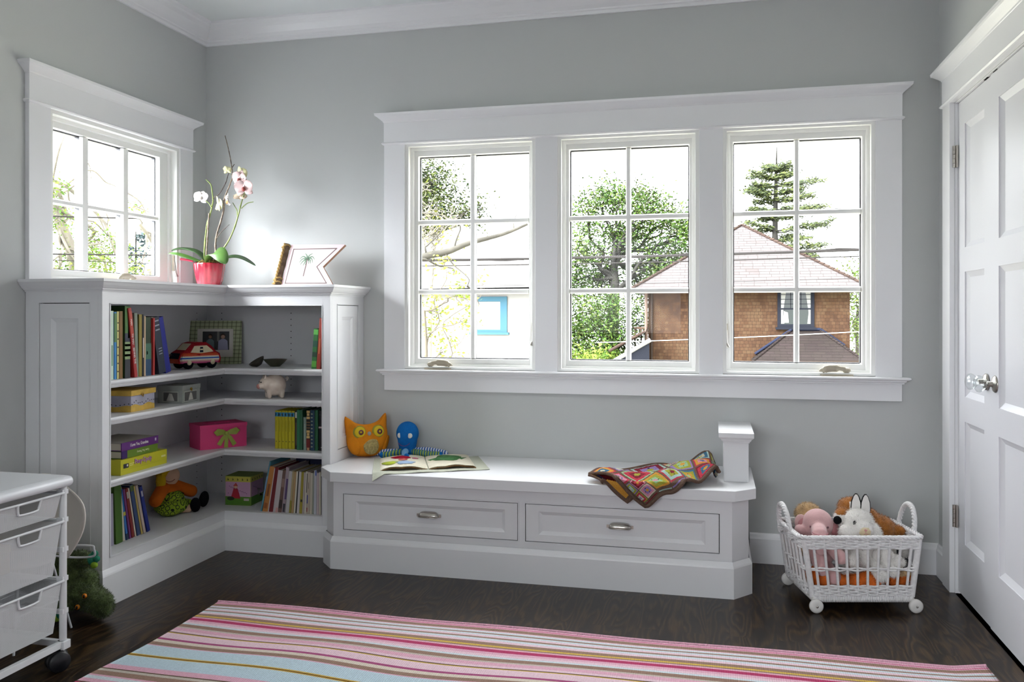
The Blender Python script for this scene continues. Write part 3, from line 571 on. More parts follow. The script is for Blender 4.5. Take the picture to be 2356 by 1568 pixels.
tree('spreading_tree', 'large spreading green tree standing left of the shingled house', [(-1.75, 33, GZ), (-1.65, 33, .8), (-1.55, 33, 2.4), (-1.65, 33, 3.9)], .34,
     [((-2.9, 33, 5.5), .85), ((-2.0, 33.3, 6.4), .75), ((-.9, 33, 6.0), .95), ((.1, 32.7, 5.6), .8), ((-2.9, 32.5, 3.9), .8), ((-.6, 33.4, 4.6), .8), ((1.2, 33, 4.5), .8), ((1.9, 33.5, 5.0), .7), ((.4, 33.2, 3.4), .8), ((-3.4, 33, 2.7), .9), ((-2.4, 34, 2.5), .8), ((-.4, 34.2, 2.6), .9), ((1.0, 34.5, 3.3), .8), ((-1.5, 33.2, 4.5), .7), ((-1.9, 33.4, 3.4), .6), ((.9, 33.4, 5.3), .6)], 22000, .074, [LG[1], LG[0], LB[1], LG[1]], M_BARK, 11, 50, .02, .33)
tree('leafy_shrub', 'dense green shrub beside the porch of the shingled house', [(-1.7, 27.5, GZ), (-1.6, 27.5, -.4)], .12, [((-2.4, 27.6, 1.0), 1.0), ((-1.2, 27.9, 1.1), .9), ((-1.8, 27.4, .1), 1.0), ((-.9, 27.3, -.2), .8), ((-2.6, 27.2, -.6), .9), ((.0, 28.6, .9), .7)], 15000, .06, [LG[1], LG[1], LG[0], LB[1]], M_BARK, 17, 6, .015, .28)
tree('lime_bush', 'bright lime bush growing low in front of the green shrub', [(-1.6, 25.5, GZ), (-1.6, 25.5, -.9)], .08, [((-2.0, 25.4, -.9), .8), ((-1.1, 25.4, -.75), .7), ((-.3, 25.3, -1.0), .6)], 5000, .062, [LB[0], LB[1], LY_[1]], M_BARK, 19, 4, .012, .25)
tree('young_maple', 'slim yellow-leaved young tree close outside the left of three windows', [(-1.98, 9, GZ), (-1.95, 9, -.5), (-1.9, 9, .5), (-1.93, 9, 1.2)], .045, [((-1.75, 9, 1.2), .25), ((-1.35, 9.1, 1.45), .25), ((-1.2, 8.9, 1.05), .2), ((-1.9, 9.2, .85), .2), ((-1.6, 9, 2.0), .2), ((-1.0, 9, 1.6), .14), ((-1.6, 9.1, .6), .25)], 750, .035, LY_, pm('thin_brown_bark', '#413c34', .9), 23, 12, .006, .10)
rnd = random.Random(5); t = thing('limb_tree', (-3.4, 9, GZ), 'street tree sending a thick bare limb across the left of three windows', 'tree'); mb = MB()
mb.tube(smooth_path([(-3.4, 9, GZ), (-3.3, 9, 0), (-3.1, 9, 1.7)]), .10, M_PALEB, n=10); p = smooth_path([(-3.1, 9, 1.7), (-1.98, 9, 2.08), (-1.55, 9, 2.16), (-1.16, 9, 2.3), (-.6, 9, 2.43), (-.2, 9, 2.58)], 4); mb.tube(p, [.075-.055*i/(len(p)-1) for i in range(len(p))], M_PALEB, n=8)
for a, b in (((-1.9, 9, 2.1), (-1.6, 9.1, 2.7)), ((-1.4, 9, 2.2), (-1.25, 8.9, 2.75)), ((-1.6, 9, 2.15), (-1.2, 9, 1.6)), ((-1.2, 9, 1.6), (-1.0, 9, 1.3)), ((-.5, 9, 2.45), (-.4, 9.1, 2.75)), ((-2.0, 9, 2.05), (-1.5, 9.2, 1.8))): branch(mb, rnd, a, b, .018, .006, M_PALEB, .2)
mb.build('trunk', t)
# layered conifer behind the shingled house
rnd = random.Random(9); t = thing('conifer', (5.85, 42, GZ), 'sparse tiered conifer rising behind the hip roof', 'tree'); mb = MB(); f = MB(); mb.tube([(5.8, 42, GZ), (5.8, 42, 5), (5.86, 42, 8.4), (5.9, 42, 9.9)], [.3, .16, .08, .02], M_BARK)
CN = [leafm('needle_olive', '#2d3318', '#3d4321'), leafm('needle_dark', '#1c2315', '#29301c')]
for z, l, r in ((8.7, .5, .8), (8.3, 1.4, 1.1), (7.9, 1.3, 2.4), (7.5, 1.7, 1.4), (7.1, 1.0, 1.9), (6.6, 1.4, 2.6), (6.2, .9, 1.6), (5.6, 1.6, 2.7), (5.1, 2.1, 1.7), (4.7, 1.5, 2.4), (4.2, 2.0, 1.6), (3.9, 1.2, 2.2)):
    for s_, ln in ((-1, l), (1, r)):
        for dy in (-.5, .4):
            e = (5.82+s_*ln*rnd.uniform(.8, 1), 42+dy*ln, z+rnd.uniform(-.1, .35)); bp = branch(mb, rnd, (5.82, 42, z-.1), e, .04, .012, M_BARK, .12)
            for q in bp[3:]:
                for _ in range(16):
                    c = q+Vec((rnd.gauss(0, .16), rnd.gauss(0, .16), rnd.gauss(.03, .08))); u = Vec((s_*rnd.uniform(.3, 1), rnd.gauss(0, .5), rnd.gauss(0, .35))).normalized(); v = u.orthogonal().normalized(); s = .13
                    f.add([c-u*s, c+v*s*.3, c+u*s, c-v*s*.3], [(0, 1, 2, 3)], rnd.choice(CN))
mb.build('trunk', t); f.build('foliage', t)
tree('side_tree', 'pale green tree showing past the right corner of the shingled house', [(9.6, 40, GZ), (9.5, 40, 1)], .15, [((9.4, 40, 2.4), .7), ((9.7, 40.3, 1.2), .8), ((9.3, 39.6, .2), .7), ((10.2, 40, 3.2), .8)], 3000, .08, [LG[0], LB[1]], M_PALEB, 29, 8, .02)
# seen through the small left window
tree('thick_trunk_tree', 'thick-trunked budding tree outside the small left window', [(-9, 9.75, GZ), (-9, 9.5, 1), (-9, 9.25, 2.3), (-9.1, 8.85, 3.4), (-9.1, 8.7, 4.6)], .17, [((-9, 9.0, 2.9), .32), ((-9, 9.9, 2.5), .35), ((-9.2, 10.4, 2.3), .42), ((-8.8, 9.2, 2.1), .35), ((-9.1, 10.2, 1.7), .45), ((-9, 9.0, 1.6), .4), ((-8.9, 8.8, 3.4), .25), ((-9, 10.9, 1.9), .35)], 4500, .032, LB, M_PB, 31, 40, .008, .14)
rnd = random.Random(12); t = thing('crooked_limb_tree', (-9.3, 9.2, GZ), 'thin leafless tree with crooked twigs against the sky in the small window', 'tree'); mb = MB(); mb.tube(smooth_path([(-9.6, 9.2, GZ), (-9.5, 9.1, 2), (-9.4, 9.2, 3.3)]), .05, M_PB)
for P_ in ([(-9.4, 9.2, 3.3), (-9, 9.4, 3.6), (-9, 9.55, 4.05), (-9, 9.75, 4.0), (-9, 9.8, 3.7)], [(-9.4, 9.2, 3.3), (-9, 9.7, 3.9), (-9, 10.2, 3.75), (-9, 10.5, 3.7), (-9, 10.9, 3.45)], [(-9.4, 9.2, 3.4), (-9, 9.0, 4.2), (-9, 9.3, 4.75), (-9, 9.6, 4.9)], [(-9, 10.5, 3.7), (-9, 11.2, 3.5), (-9, 11.5, 3.1)], [(-9, 11.0, 3.4), (-9, 11.6, 3.3)], [(-9.4, 9.2, 3.2), (-9, 9.5, 2.9), (-9, 9.55, 3.3)]): mb.tube(smooth_path(P_), [.022-.016*i/(len(smooth_path(P_))-1) for i in range(len(smooth_path(P_)))], M_PB, n=6)
mb.build('trunk', t)
tree('leaning_bare_tree', 'pale leaning bare tree at the right side of the small window', [(-10, 13.2, GZ), (-10, 13.0, .8), (-10, 12.8, 1.9), (-10, 13.1, 2.6), (-10, 12.5, 3.2)], .10, [((-10, 12.4, 3.4), .3), ((-10, 13.2, 2.8), .3), ((-10, 12.6, 2.0), .35)], 160, .05, LB, M_PB, 37, 14, .012, .14)
rnd = random.Random(2); t = thing('small_conifer', (-25, 31.8, GZ), 'small dark blue-green conifer far off in the small window', 'tree'); mb = MB(); f = MB(); mb.tube([(-25, 31.8, GZ), (-25, 31.8, 5.2)], [.12, .03], M_BARK)
foliage(f, rnd, [((-25, 31.9, 4.9), .3), ((-25, 31.5, 4.4), .35), ((-25, 32.3, 4.5), .25), ((-25, 31.8, 3.9), .45), ((-25, 31.6, 3.3), .6)], 420, .12, [leafm('needle_blue', '#1e292b', '#2e3a3c')], .12); mb.build('trunk', t); f.build('foliage', t)
tree('distant_hedge_tree', 'bright green treetops low in the small window', [(-14, 15.5, GZ), (-14, 15.5, 0)], .15, [((-14, 13.8, 1.6), .7), ((-14, 15.2, 1.5), .7), ((-14, 16.6, 1.4), .7), ((-14, 18, 1.7), .6), ((-14.5, 12.4, 1.9), .8)], 3500, .055, LB+[LG[1]], M_PALEB, 41, 16, .015, .22)
# overhead cables along the street
M_WIRE = pm('black_cable', '#1e1c1b', .95); wi = [((-7, 9.6, 2.80), (8.5, 10.4, 2.92), .014, 'upper bundled cable crossing the three windows high up'), ((-7, 9.7, 2.13), (8.5, 10.3, 2.27), .022, 'thickest cable crossing the three windows at mid height'), ((-7, 9.6, 2.03), (8.5, 10.4, 2.17), .009, 'thin cable just below the thickest cable'), ((-7, 10.6, 1.72), (8.5, 10.4, 1.82), .004, 'faintest thin cable, lowest in the middle window')]
for a, b, r, l in wi:
    p = [Vec(a).lerp(Vec(b), i/20)+Vec((0, 0, -.10*(1-(i/10-1)**2))) for i in range(21)]; mb = MB(); mb.tube(p, r, M_WIRE, n=6)
    if r > .01: mb.tube([q+Vec((0, -.01, r*1.3*sin(i*2.2))) for i, q in enumerate(p)], r*.5, M_WIRE, n=5)
    tag(mb.build('overhead_cable'), l, 'cable', 'street cables outside the windows')
mb = MB(); mb.tube([Vec((.5, 12, .60)).lerp(Vec((9, 12.3, 1.10)), i/12)-Vec((0, 0, .05*(1-(i/6-1)**2))) for i in range(13)], .008, pm('white_cable', '#6a6a6a', .6), n=6); tag(mb.build('overhead_cable'), 'single white cable in front of the shingled wall', 'cable', 'street cables outside the windows')
for z0, z1, l in ((2.50, 2.80, 'upper dark cable crossing the small left window'), (1.97, 2.17, 'lower dark cable crossing the small left window'), (1.915, 2.03, 'lowest thin cable crossing the small left window')):
    mb = MB(); mb.tube([(-7, 4.5, z0-.25*(z1-z0)), (-7, 11.5, z1+(z1-z0)*.9)], .012 if z0 > 1.95 else .006, M_WIRE, n=6); tag(mb.build('overhead_cable'), l, 'cable', 'street cables outside the windows')
# ============================================================ things on the bookcase
M_PAGE = pm('book_paper', '#cfc8b8', .8)
def book(name, label, group, M, w, d, h, cov, lean=0., spine=None, marks=(), page=True, top=None):
    """book standing at the origin of M: u = thickness, v = up, w = out towards the reader (spine). lean tips it about u=0 (radians)"""
    T = M @ Mat.Rotation(lean, 4, 'Z')
    b = thing(name, T @ Vec((0, 0, 0)), label, 'book', group)
    cm = flat(cov); c = MB(); t = min(.0028, w*.22)
    c.box(0, t, 0, h, -d, 0, cm, T); c.box(w-t, w, 0, h, -d, 0, cm, T)
    c.prism([(0, -t), (0, 0), (w*.15, t*.6), (w*.85, t*.6), (w, 0), (w, -t)], 0, h, flat(spine) if spine else cm, T @ Mat(((1, 0, 0, 0), (0, 0, 1, 0), (0, 1, 0, 0), (0, 0, 0, 1))))
    for k in marks:     # coloured bands and printed blocks on the spine: (v0, v1, colour[, u0, u1])
        a, e = (k[3], k[4]) if len(k) > 3 else (.04, .96)
        c.box(w*a, w*e, h*k[0], h*k[1], t*.2, t*.6+.0006, flat(k[2]), T)
    c.build('cover', b)
    MB().box(t, w-t, .003, h-.003, -d+.003, -t, M_PAGE, T).build('pages', b)
    return b, T
def SL(y, z, x=.33): return frame3((x, y, z), (0, 1, 0), (0, 0, 1))       # left wing: spine faces +x, u runs +y
def SR(x, z, y=-.31): return frame3((x, y, z), (1, 0, 0), (0, 0, 1))      # right wing: spine faces -y, u runs +x
M_INK = flat('#e8e6df'); M_INKD = flat('#26262a'); M_GOLD = pm('gold_foil', '#b08d3c', .4, .6)
g = 'picture books at the left end of the top shelf'
def L1(y, w, h, cov, lab, lean=0, x=.33, d=.22, **k): return book('picture_book', lab, g, SL(y, .8862, x), w, d, h, cov, lean, **k)
L1(-1.1885, .020, .272, '#b7a6c4', 'lilac paperback at the very left of the top shelf')
L1(-1.166, .014, .274, '#6f2c3c', 'thin maroon book next to the lilac paperback')
L1(-1.150, .018, .276, '#c9dccb', 'pale mint book between the maroon and the blue spines', marks=((.2, .5, '#5f8b6b', .3, .6),))
L1(-1.130, .016, .272, '#2f7fb8', 'bright blue spine with a green upper half near the left end', marks=((.55, .98, '#4d7a42'),))
L1(-1.112, .011, .274, '#d9cf86', 'pale yellow thin book speckled with black marks', marks=tuple((.1+.12*i, .12+.12*i, '#3a3528', .2, .7) for i in range(7)))
L1(-1.099, .022, .275, '#7d5a24', 'golden brown book left of the tall patterned one')
L1(-1.075, .034, .298, '#2c4a1e', 'tallest book on the top shelf, green and navy with a leafy band', marks=((.62, .99, '#3d6b22'), (.5, .62, '#1b2138'), (.26, .5, '#7f9465'), (.30, .33, '#2f4424'), (.37, .40, '#2f4424'), (.44, .47, '#2f4424'), (.0, .26, '#1f2028'), (.55, .97, '#a9c08a', .55, .96)), x=.336)
b, T = L1(-1.021, .020, .290, '#9c1d1d', 'red book leaning left with white lettering on its spine', lean=.14, marks=((.60, .95, '#b23a24'),), x=.342)
for v, s in ((.23, 'MAN'), (.16, 'TO YOU'), (.09, 'BEHIND THE')): text('lettering', s, .012, M_INK, T @ Mat.Translation((.010, v, .0022)) @ Mat.Rotation(-pi/2, 4, 'Z'), b)
L1(-1.034+.034, .020, .268, '#7d8878', 'grey-green book behind the leaning red one', lean=.03)
L1(-.979, .020, .262, '#8c7a2c', 'olive gold book in the middle of the top shelf row', marks=((.0, 1, '#9c8a3c', .5, .75),))
L1(-.958, .012, .262, '#1d1c1f', 'thin black book with a white title beside the olive one', marks=((.3, .62, '#cfcac0', .3, .7),))
L1(-.945, .010, .255, '#c9ab8c', 'cream thin book right of the thin black one')
L1(-.934, .046, .250, '#23381f', 'wide dark green book with a blue foot and a forest picture', marks=((0, .28, '#1f4568'), (.28, .55, '#3f6b55'), (.36, .42, '#c9d2cf', .3, .45)), x=.322)
L1(-.887, .012, .246, '#a82a26', 'thin red book standing before the navy textbook')
b, T = L1(-.838, .046, .250, '#232c3c', 'thick navy textbook leaning with three groups of silver lines', lean=.20, x=.326, d=.2)
for v in (.235, .215, .195): MB().box(.010, .038, v-.004, v+.002, .001, .0026, flat('#8d93a0'), T).build('lettering', b)
for v in (.112, .100, .088): MB().box(.014, .036, v-.003, v+.001, .001, .0026, flat('#8d93a0'), T).build('lettering', b)
L1(-.782, .038, .252, '#1c2386', 'large cobalt blue album leaning at the right end of the row', lean=.235, x=.318, d=.26)
# stuffed bear peeking out behind the blue album
M_TAN = pm('tan_plush', '#a77a4b', .95, bump=.6, bscale=260, var=.25, vscale=30, sheen=.4)
t = thing('toy_bear', (.20, -.70, .886), 'small tan toy bear peeking out from behind the cobalt blue album', 'toy'); 
blob('body', [('e', (.20, -.705, .92), (.032, .034, .036)), ('e', (.215, -.70, .962), (.030, .032, .028)), ('e', (.245, -.68, .957), (.016, .016, .013)), ('e', (.20, -.722, .988), .011), ('e', (.21, -.676, .988), .011)], [M_TAN], t, .004)
MB().ell((.261, -.672, .962), .005, flat('#3a1d16')).build('nose', t); MB().ell((.24, -.664, .975), .0035, M_INKD).build('eye', t)
# gingham photo frame leaning in the corner
def gingham():
    m = bpy.data.materials.new('green_gingham_cloth'); m.use_nodes = True; n = m.node_tree.nodes; L = m.node_tree.links; t = n.new('ShaderNodeTexCoord'); s = n.new('ShaderNodeSeparateXYZ'); L.new(t.outputs['Object'], s.inputs[0]); outs = []
    for ax in ('X', 'Z'):
        a = n.new('ShaderNodeMath'); a.operation = 'MULTIPLY'; a.inputs[1].default_value = 1/.0205; L.new(s.outputs[ax], a.inputs[0]); f = n.new('ShaderNodeMath'); f.operation = 'FRACT'; L.new(a.outputs[0], f.inputs[0])
        c = n.new('ShaderNodeValToRGB'); c.color_ramp.interpolation = 'CONSTANT'; c.color_ramp.elements[0].color = (1, 1, 1, 1); c.color_ramp.elements[1].position = .72; c.color_ramp.elements[1].color = (.58, .58, .58, 1); L.new(f.outputs[0], c.inputs[0]); outs.append(c)
    x = n.new('ShaderNodeMix'); x.data_type = 'RGBA'; x.blend_type = 'MULTIPLY'; x.inputs['Factor'].default_value = 1; L.new(outs[0].outputs[0], x.inputs['A']); L.new(outs[1].outputs[0], x.inputs['B'])
    y = n.new('ShaderNodeMix'); y.data_type = 'RGBA'; y.blend_type = 'MULTIPLY'; y.inputs['Factor'].default_value = 1; L.new(x.outputs['Result'], y.inputs['A']); y.inputs['B'].default_value = (*lin('#a9b08c'), 1); L.new(y.outputs['Result'], n['Principled BSDF'].inputs['Base Color']); n['Principled BSDF'].inputs['Roughness'].default_value = .9
    return m
M_GING = gingham()
FP = frame3((.112, -.141, .8875), (.904, .428, 0), (-.11*.428, .11*.904, .99))   # u along, v up, w out
t = thing('photo_frame', FP @ Vec((0, 0, 0)), 'green gingham photo frame leaning in the bookcase corner', 'frame')
MB().slab(-.104, .160, 0, .228, .016, [(-.062, .118, .037, .186)], M_GING, FP).build('frame_border', t, bevel=.003)
m = MB(); m.slab(-.062, .118, .037, .186, .002, [(-.036, .098, .074, .172)], flat('#cfcac2', .8), FP @ Mat.Translation((0, 0, -.005))); m.build('mount', t)
m = MB(); T = FP @ Mat.Translation((0, 0, -.0068)); m.box(-.038, .1, .072, .174, -.002, 0, flat('#26282b'), T); m.box(.036, .048, .12, .172, 0, .0004, flat('#6d6a66'), T)
for x, s, sk, sh in ((.002, .78, '#8a6a58', '#5f6f73'), (.066, .95, '#b08c78', '#9a98b4')):
    m.prism([(x-.026*s, .075), (x+.028*s, .075), (x+.024*s, .122), (x+.01*s, .132), (x-.008*s, .132), (x-.024*s, .122)], .0002, .0008, flat(sh), T)
    m.lathe([(0, 0), (.0145*s, 0), (.0145*s, .0004), (0, .0004)], flat('#3c2d26'), 16, T @ Mat.Translation((x, .148, .0004))); m.lathe([(0, 0), (.011*s, 0), (.011*s, .0005), (0, .0005)], flat(sk), 16, T @ Mat.Translation((x, .143, .0008)))
m.build('photograph', t)
MB().box(-.03, .08, .0, .17, -.03, -.026, flat('#5c5a50'), FP).build('easel_back', t)
# crocheted toy car: side profile lofted across its width
t = thing('toy_car', (.235, -.452, .886), 'striped crocheted toy car with black wheels in front of the photo frame', 'toy')
FC = Mat.Translation((.238, -.448, .887)) @ Mat.Rotation(-.46, 4, 'Z') @ Mat.Diagonal((.86, .82, .90, 1)) @ Mat(((0, 0, 1, 0), (1, 0, 0, 0), (0, 1, 0, 0), (0, 0, 0, 1)))   # u along length(+y), v up, w toward +x
YC = {k: pm('yarn_'+k, c, .95, bump=.7, bscale=330) for k, c in dict(red='#8f1a24', cream='#cfc4a6', blue='#3a5fae', pink='#b5527c', coral='#c4553f', orange='#b8482a', navy='#1d2536', white='#cfcabc', rose='#c58a8c', grey='#8f96a0').items()}
prof = [(-.128, .030), (-.132, .052), (-.120, .082), (-.088, .098), (-.052, .132), (-.02, .138), (.035, .137), (.068, .118), (.098, .088), (.12, .078), (.128, .052), (.12, .028)]
bands = [(.026, 'red'), (.035, 'pink'), (.043, 'rose'), (.052, 'white'), (.060, 'blue'), (.068, 'white'), (.076, 'coral'), (.086, 'orange'), (.30, 'red')]
def cut(pf, lo, hi):     # part of the convex outline between two heights
    out = []; n = len(pf)
    for i in range(n):
        a, b_ = pf[i], pf[(i+1) % n]
        if lo-1e-9 <= a[1] <= hi+1e-9: out.append(a)
        for lv in sorted((lo, hi), key=lambda q: abs(q-a[1])):
            if (a[1]-lv)*(b_[1]-lv) < 0: s = (lv-a[1])/(b_[1]-a[1]); out.append((a[0]+s*(b_[0]-a[0]), lv))
    return out
m = MB(); lo = .028
for hi, col in bands[1:]:
    pg = cut(prof, lo, min(hi, .138)); ins = lambda q: (q[0]*.965, q[1]+(.002 if q[1] < .04 else -.004 if q[1] > .1 else 0)); wz = .055-.10*max(0, lo-.075)
    if len(pg) > 2: m.prism(pg, -wz, wz, YC[col], FC); m.prism([ins(q) for q in pg], wz, wz+.008, YC[col], FC, top=[(q[0]*.9, .07+(q[1]-.07)*.9) for q in pg])
    lo = hi
seg = ['coral', 'navy', 'red', 'cream', 'red', 'rose', 'navy', 'pink', 'red', 'cream', 'red']   # stripes over bonnet, roof and boot
for i in range(len(prof)-1):
    a, b_ = prof[i], prof[i+1]; m.prism([a, b_, (b_[0]*1.03, b_[1]+.003), (a[0]*1.03, a[1]+.003)][::-1], -.05, .05, YC[seg[i]], FC)
for w_ in (-.046, .0535): m.tube([FC @ Vec((*q, w_)) for q in prof], .0042, YC['red'], n=6)
m.build('body', t)
m = MB(); m.prism([(-.066, .088), (-.043, .122), (.034, .124), (.066, .102), (.078, .09), (.0, .083)], .05, .0655, YC['cream'], FC); m.prism([(-.01, .088), (.012, .088), (.010, .116), (-.008, .116)], .0655, .0665, YC['navy'], FC); m.prism([(-.008, .099), (.01, .099), (.01, .107), (-.008, .107)], .0665, .0672, YC['cream'], FC); m.prism([(-.035, .078), (.0, .078), (-.012, .072)], .06, .066, YC['red'], FC); m.build('window', t)
for u in (-.074, .074):
    for s_ in (1, -1):
        wm = MB(); wm.lathe([(0, -.014), (.026, -.014), (.033, -.006), (.033, .006), (.026, .014), (0, .014)], flat('#0e1119', .95), 20, FC @ Mat.Translation((u, .033, s_*.048))); wm.lathe([(0, 0), (.0135, 0), (.013, .004), (0, .005)], YC['cream'], 16, FC @ Mat.Translation((u, .034, s_*.062)) @ Mat.Diagonal((1, 1, s_, 1))); wm.build('wheel', t)
# two little bowls
M_BRZ = pm('dark_olive_ceramic', '#4c4a3a', .45)
m = MB(); m.lathe([(0, .0), (.024, 0), (.026, .003), (.030, .006), (.048, .022), (.058, .034), (.060, .036), (.056, .035), (.045, .022), (.028, .010), (0, .008)], M_BRZ, 28, Mat.Translation((.535, -.215, .8865))); tag(m.build('bowl'), 'larger olive bowl standing upright on the top shelf', 'bowl', 'little olive bowls')
m = MB(); m.lathe([(0, .0), (.014, 0), (.018, .003), (.034, .016), (.041, .028), (.0405, .030), (.038, .028), (.030, .016), (0, .008)], pm('dark_bronze_ceramic', '#38342c', .4), 24, Mat.Translation((.474, -.262, .8935)) @ Mat.Rotation(-.42, 4, 'Y') @ Mat.Rotation(.35, 4, 'X')); tag(m.build('bowl'), 'smaller dark bowl tipped against the larger bowl', 'bowl', 'little olive bowls')
# three books at the right end of the top shelf
b, T = book('picture_book', 'green leafy book leaning right at the right end of the top shelf', 'books at the right end of the top shelf', SR(.800, .8862, -.345), .026, .20, .195, '#2f6a35', -.07, marks=((.05, .2, '#5aa03c'), (.3, .42, '#1c3d2b'), (.55, .7, '#234f3e'), (.85, .97, '#58a548')))
b, T = book('picture_book', 'tall red book leaning beside the green leafy one', 'books at the right end of the top shelf', SR(.829, .8862, -.35), .020, .22, .245, '#8c2f22', -.07, marks=((.3, .6, '#b5663c', .3, .6),))
book('picture_book', 'short blue and white book at the foot of the leaning red one', 'books at the right end of the top shelf', SR(.856, .8862, -.348), .020, .16, .060, '#35506a', 0, marks=((.3, .9, '#9aa0a4', .1, .4),))
# boxes and piggy bank on the second shelf
BY = Mat.Translation((.318, -1.012, .7394)) @ Mat.Rotation(.10, 4, 'Z')
t = thing('music_box', (.30, -1.0, .739), 'lavender and yellow painted box with an overhanging yellow lid', 'box'); M_LAV = pm('lavender_painted_wood', '#a3a2b4', .6, var=.12, vscale=14); M_YEL = pm('ochre_yellow_paint', '#c9a548', .6, var=.12, vscale=30)
m = MB(); m.box(-.155, 0, 0, .175, .0, .067, M_LAV, BY)
for k in range(12):     # wavy yellow meadow with dots around the foot
    a, c = k/12*.175, (k+1)/12*.175; ha, hc = .026+.005*sin(k*.9), .026+.005*sin((k+1)*.9); m.prism([(a, 0), (c, 0), (c, hc), (a, ha)], 0, .0006, M_YEL, BY @ frame3((0, 0, 0), (0, 1, 0), (0, 0, 1)))
    m.ell((.0006, (k+.5)/12*.175, ha+.006+.004*(k % 3)), (.001, .0028, .0024), flat('#7d1f2e') if k == 9 else M_INKD, BY, 8, 6)
for k in range(8):
    a, c = -.155+k/8*.155, -.155+(k+1)/8*.155; ha, hc = .024+.004*sin(k*1.1), .024+.004*sin((k+1)*1.1); m.prism([(a, 0), (c, 0), (c, hc), (a, ha)], 0, .0006, M_YEL, BY @ frame3((0, 0, 0), (1, 0, 0), (0, 0, 1))); m.ell(((a+c)/2, -.0006, ha+.007), (.0028, .001, .0024), M_INKD, BY, 8, 6)
m.build('box_body', t); MB().box(-.160, .005, -.005, .18, .0675, .090, M_YEL, BY).build('lid', t, bevel=.0015); m = MB(); T = BY @ Mat.Translation((.0055, .075, .068)); m.ell((0, 0, .004), (.002, .011, .006), M_GOLD, T); m.tube([(0, -.008, .002), (.004, 0, -.008), (0, .008, .002)], .002, M_GOLD, M=T); m.build('clasp', t)
BG = Mat.Translation((.318, -.662, .7394)) @ Mat.Rotation(.06, 4, 'Z'); M_GRY = pm('grey_wood_box', '#8f938e', .6, var=.08, vscale=20)
t = thing('keepsake_box', (.25, -.6, .739), 'grey keepsake box with photo panels and a brass clasp', 'box'); m = MB(); m.box(-.125, 0, 0, .145, 0, .060, M_GRY, BG)
for M_, a, c in ((BG @ frame3((0, 0, 0), (0, 1, 0), (0, 0, 1)), .015, .115), (BG @ frame3((-.125, 0, 0), (1, 0, 0), (0, 0, 1)), .03, .1)):
    m.box(a-.004, c+.004, .006, .054, 0, .0012, flat('#a9aaa2'), M_); m.box(a, c, .010, .050, 0, .0018, flat('#5b5a58'), M_)
    m.prism([((a+c)/2-.02, .012), ((a+c)/2+.02, .012), ((a+c)/2+.008, .044), ((a+c)/2-.006, .046)], .0018, .0022, flat('#b9b6ae'), M_)
m.build('box_body', t); MB().box(-.128, .003, -.003, .148, .0605, .082, M_GRY, BG).build('lid', t, bevel=.0015); m = MB(); m.ell((.004, .065, .062), (.002, .008, .008), M_GOLD, BG); m.tube([(.004, .057, .066), (.008, .065, .054), (.004, .073, .066)], .0018, M_GOLD, M=BG); m.build('clasp', t)
M_PIG = pm('cream_speckled_ceramic', '#d3c3b4', .22, col2='#dccfc2', vscale=40); M_PINK = pm('pink_glaze', '#c48d86', .25)
t = thing('piggy_bank', (.592, -.34, .739), 'cream ceramic piggy bank with pink snout on the second shelf', 'piggy bank')
P0 = Mat.Translation((.590, -.325, .7392)) @ Mat.Rotation(.72, 4, 'Z'); pp = lambda *c: tuple(P0 @ Vec(c))
blob('body', [('e', pp(.004, 0, .064), (.056, .053, .054), (0, 0, .72)), ('e', pp(-.038, -.010, .074), (.034, .036, .034)), ('c', [pp(-.05, -.02, .066), pp(-.076, -.03, .062)], [.016, .014])]+[('c', [pp(x, y, .035), pp(x, y, .0105)], [.014, .0115]) for x in (-.026, .034) for y in (-.024, .024)], [M_PIG, M_PINK], t, .0035, 3, fmat=lambda c: 1 if (Vec(c)-Vec(pp(-.088, -.032, .06))).length < .0155 else 0)
for y in (-.026, .016): m = MB(); m.add([pp(-.058, y-.012, .094), pp(-.036, y+.004, .104), pp(-.046, y-.004, .122), pp(-.044, y-.007, .098)], [(0, 1, 2), (0, 2, 3), (1, 3, 2), (0, 3, 1)], M_PIG); m.build('ear', t, bevel=.002)
for y in (-.034, -.002): MB().ell(pp(-.070, y-.008, .082), .0035, flat('#15161c', .2)).build('eye', t)
m = MB(); m.tube(smooth_path([pp(.06, 0, .08), pp(.07, .004, .094), pp(.064, .01, .1), pp(.058, .002, .094)]), .003, M_PIG); m.build('tail', t); m = MB(); m.ell(pp(-.012, -.005, .118), (.012, .006, .006), M_PINK); m.build('flower', t)
for i, (x, y, z) in enumerate(((.0, -.05, .07), (.03, -.044, .055), (.022, -.042, .088), (.045, -.03, .072), (-.01, -.048, .05))): m.ell(pp(x, y, z), (.0035, .0015, .003), M_PINK, None, 8, 6)
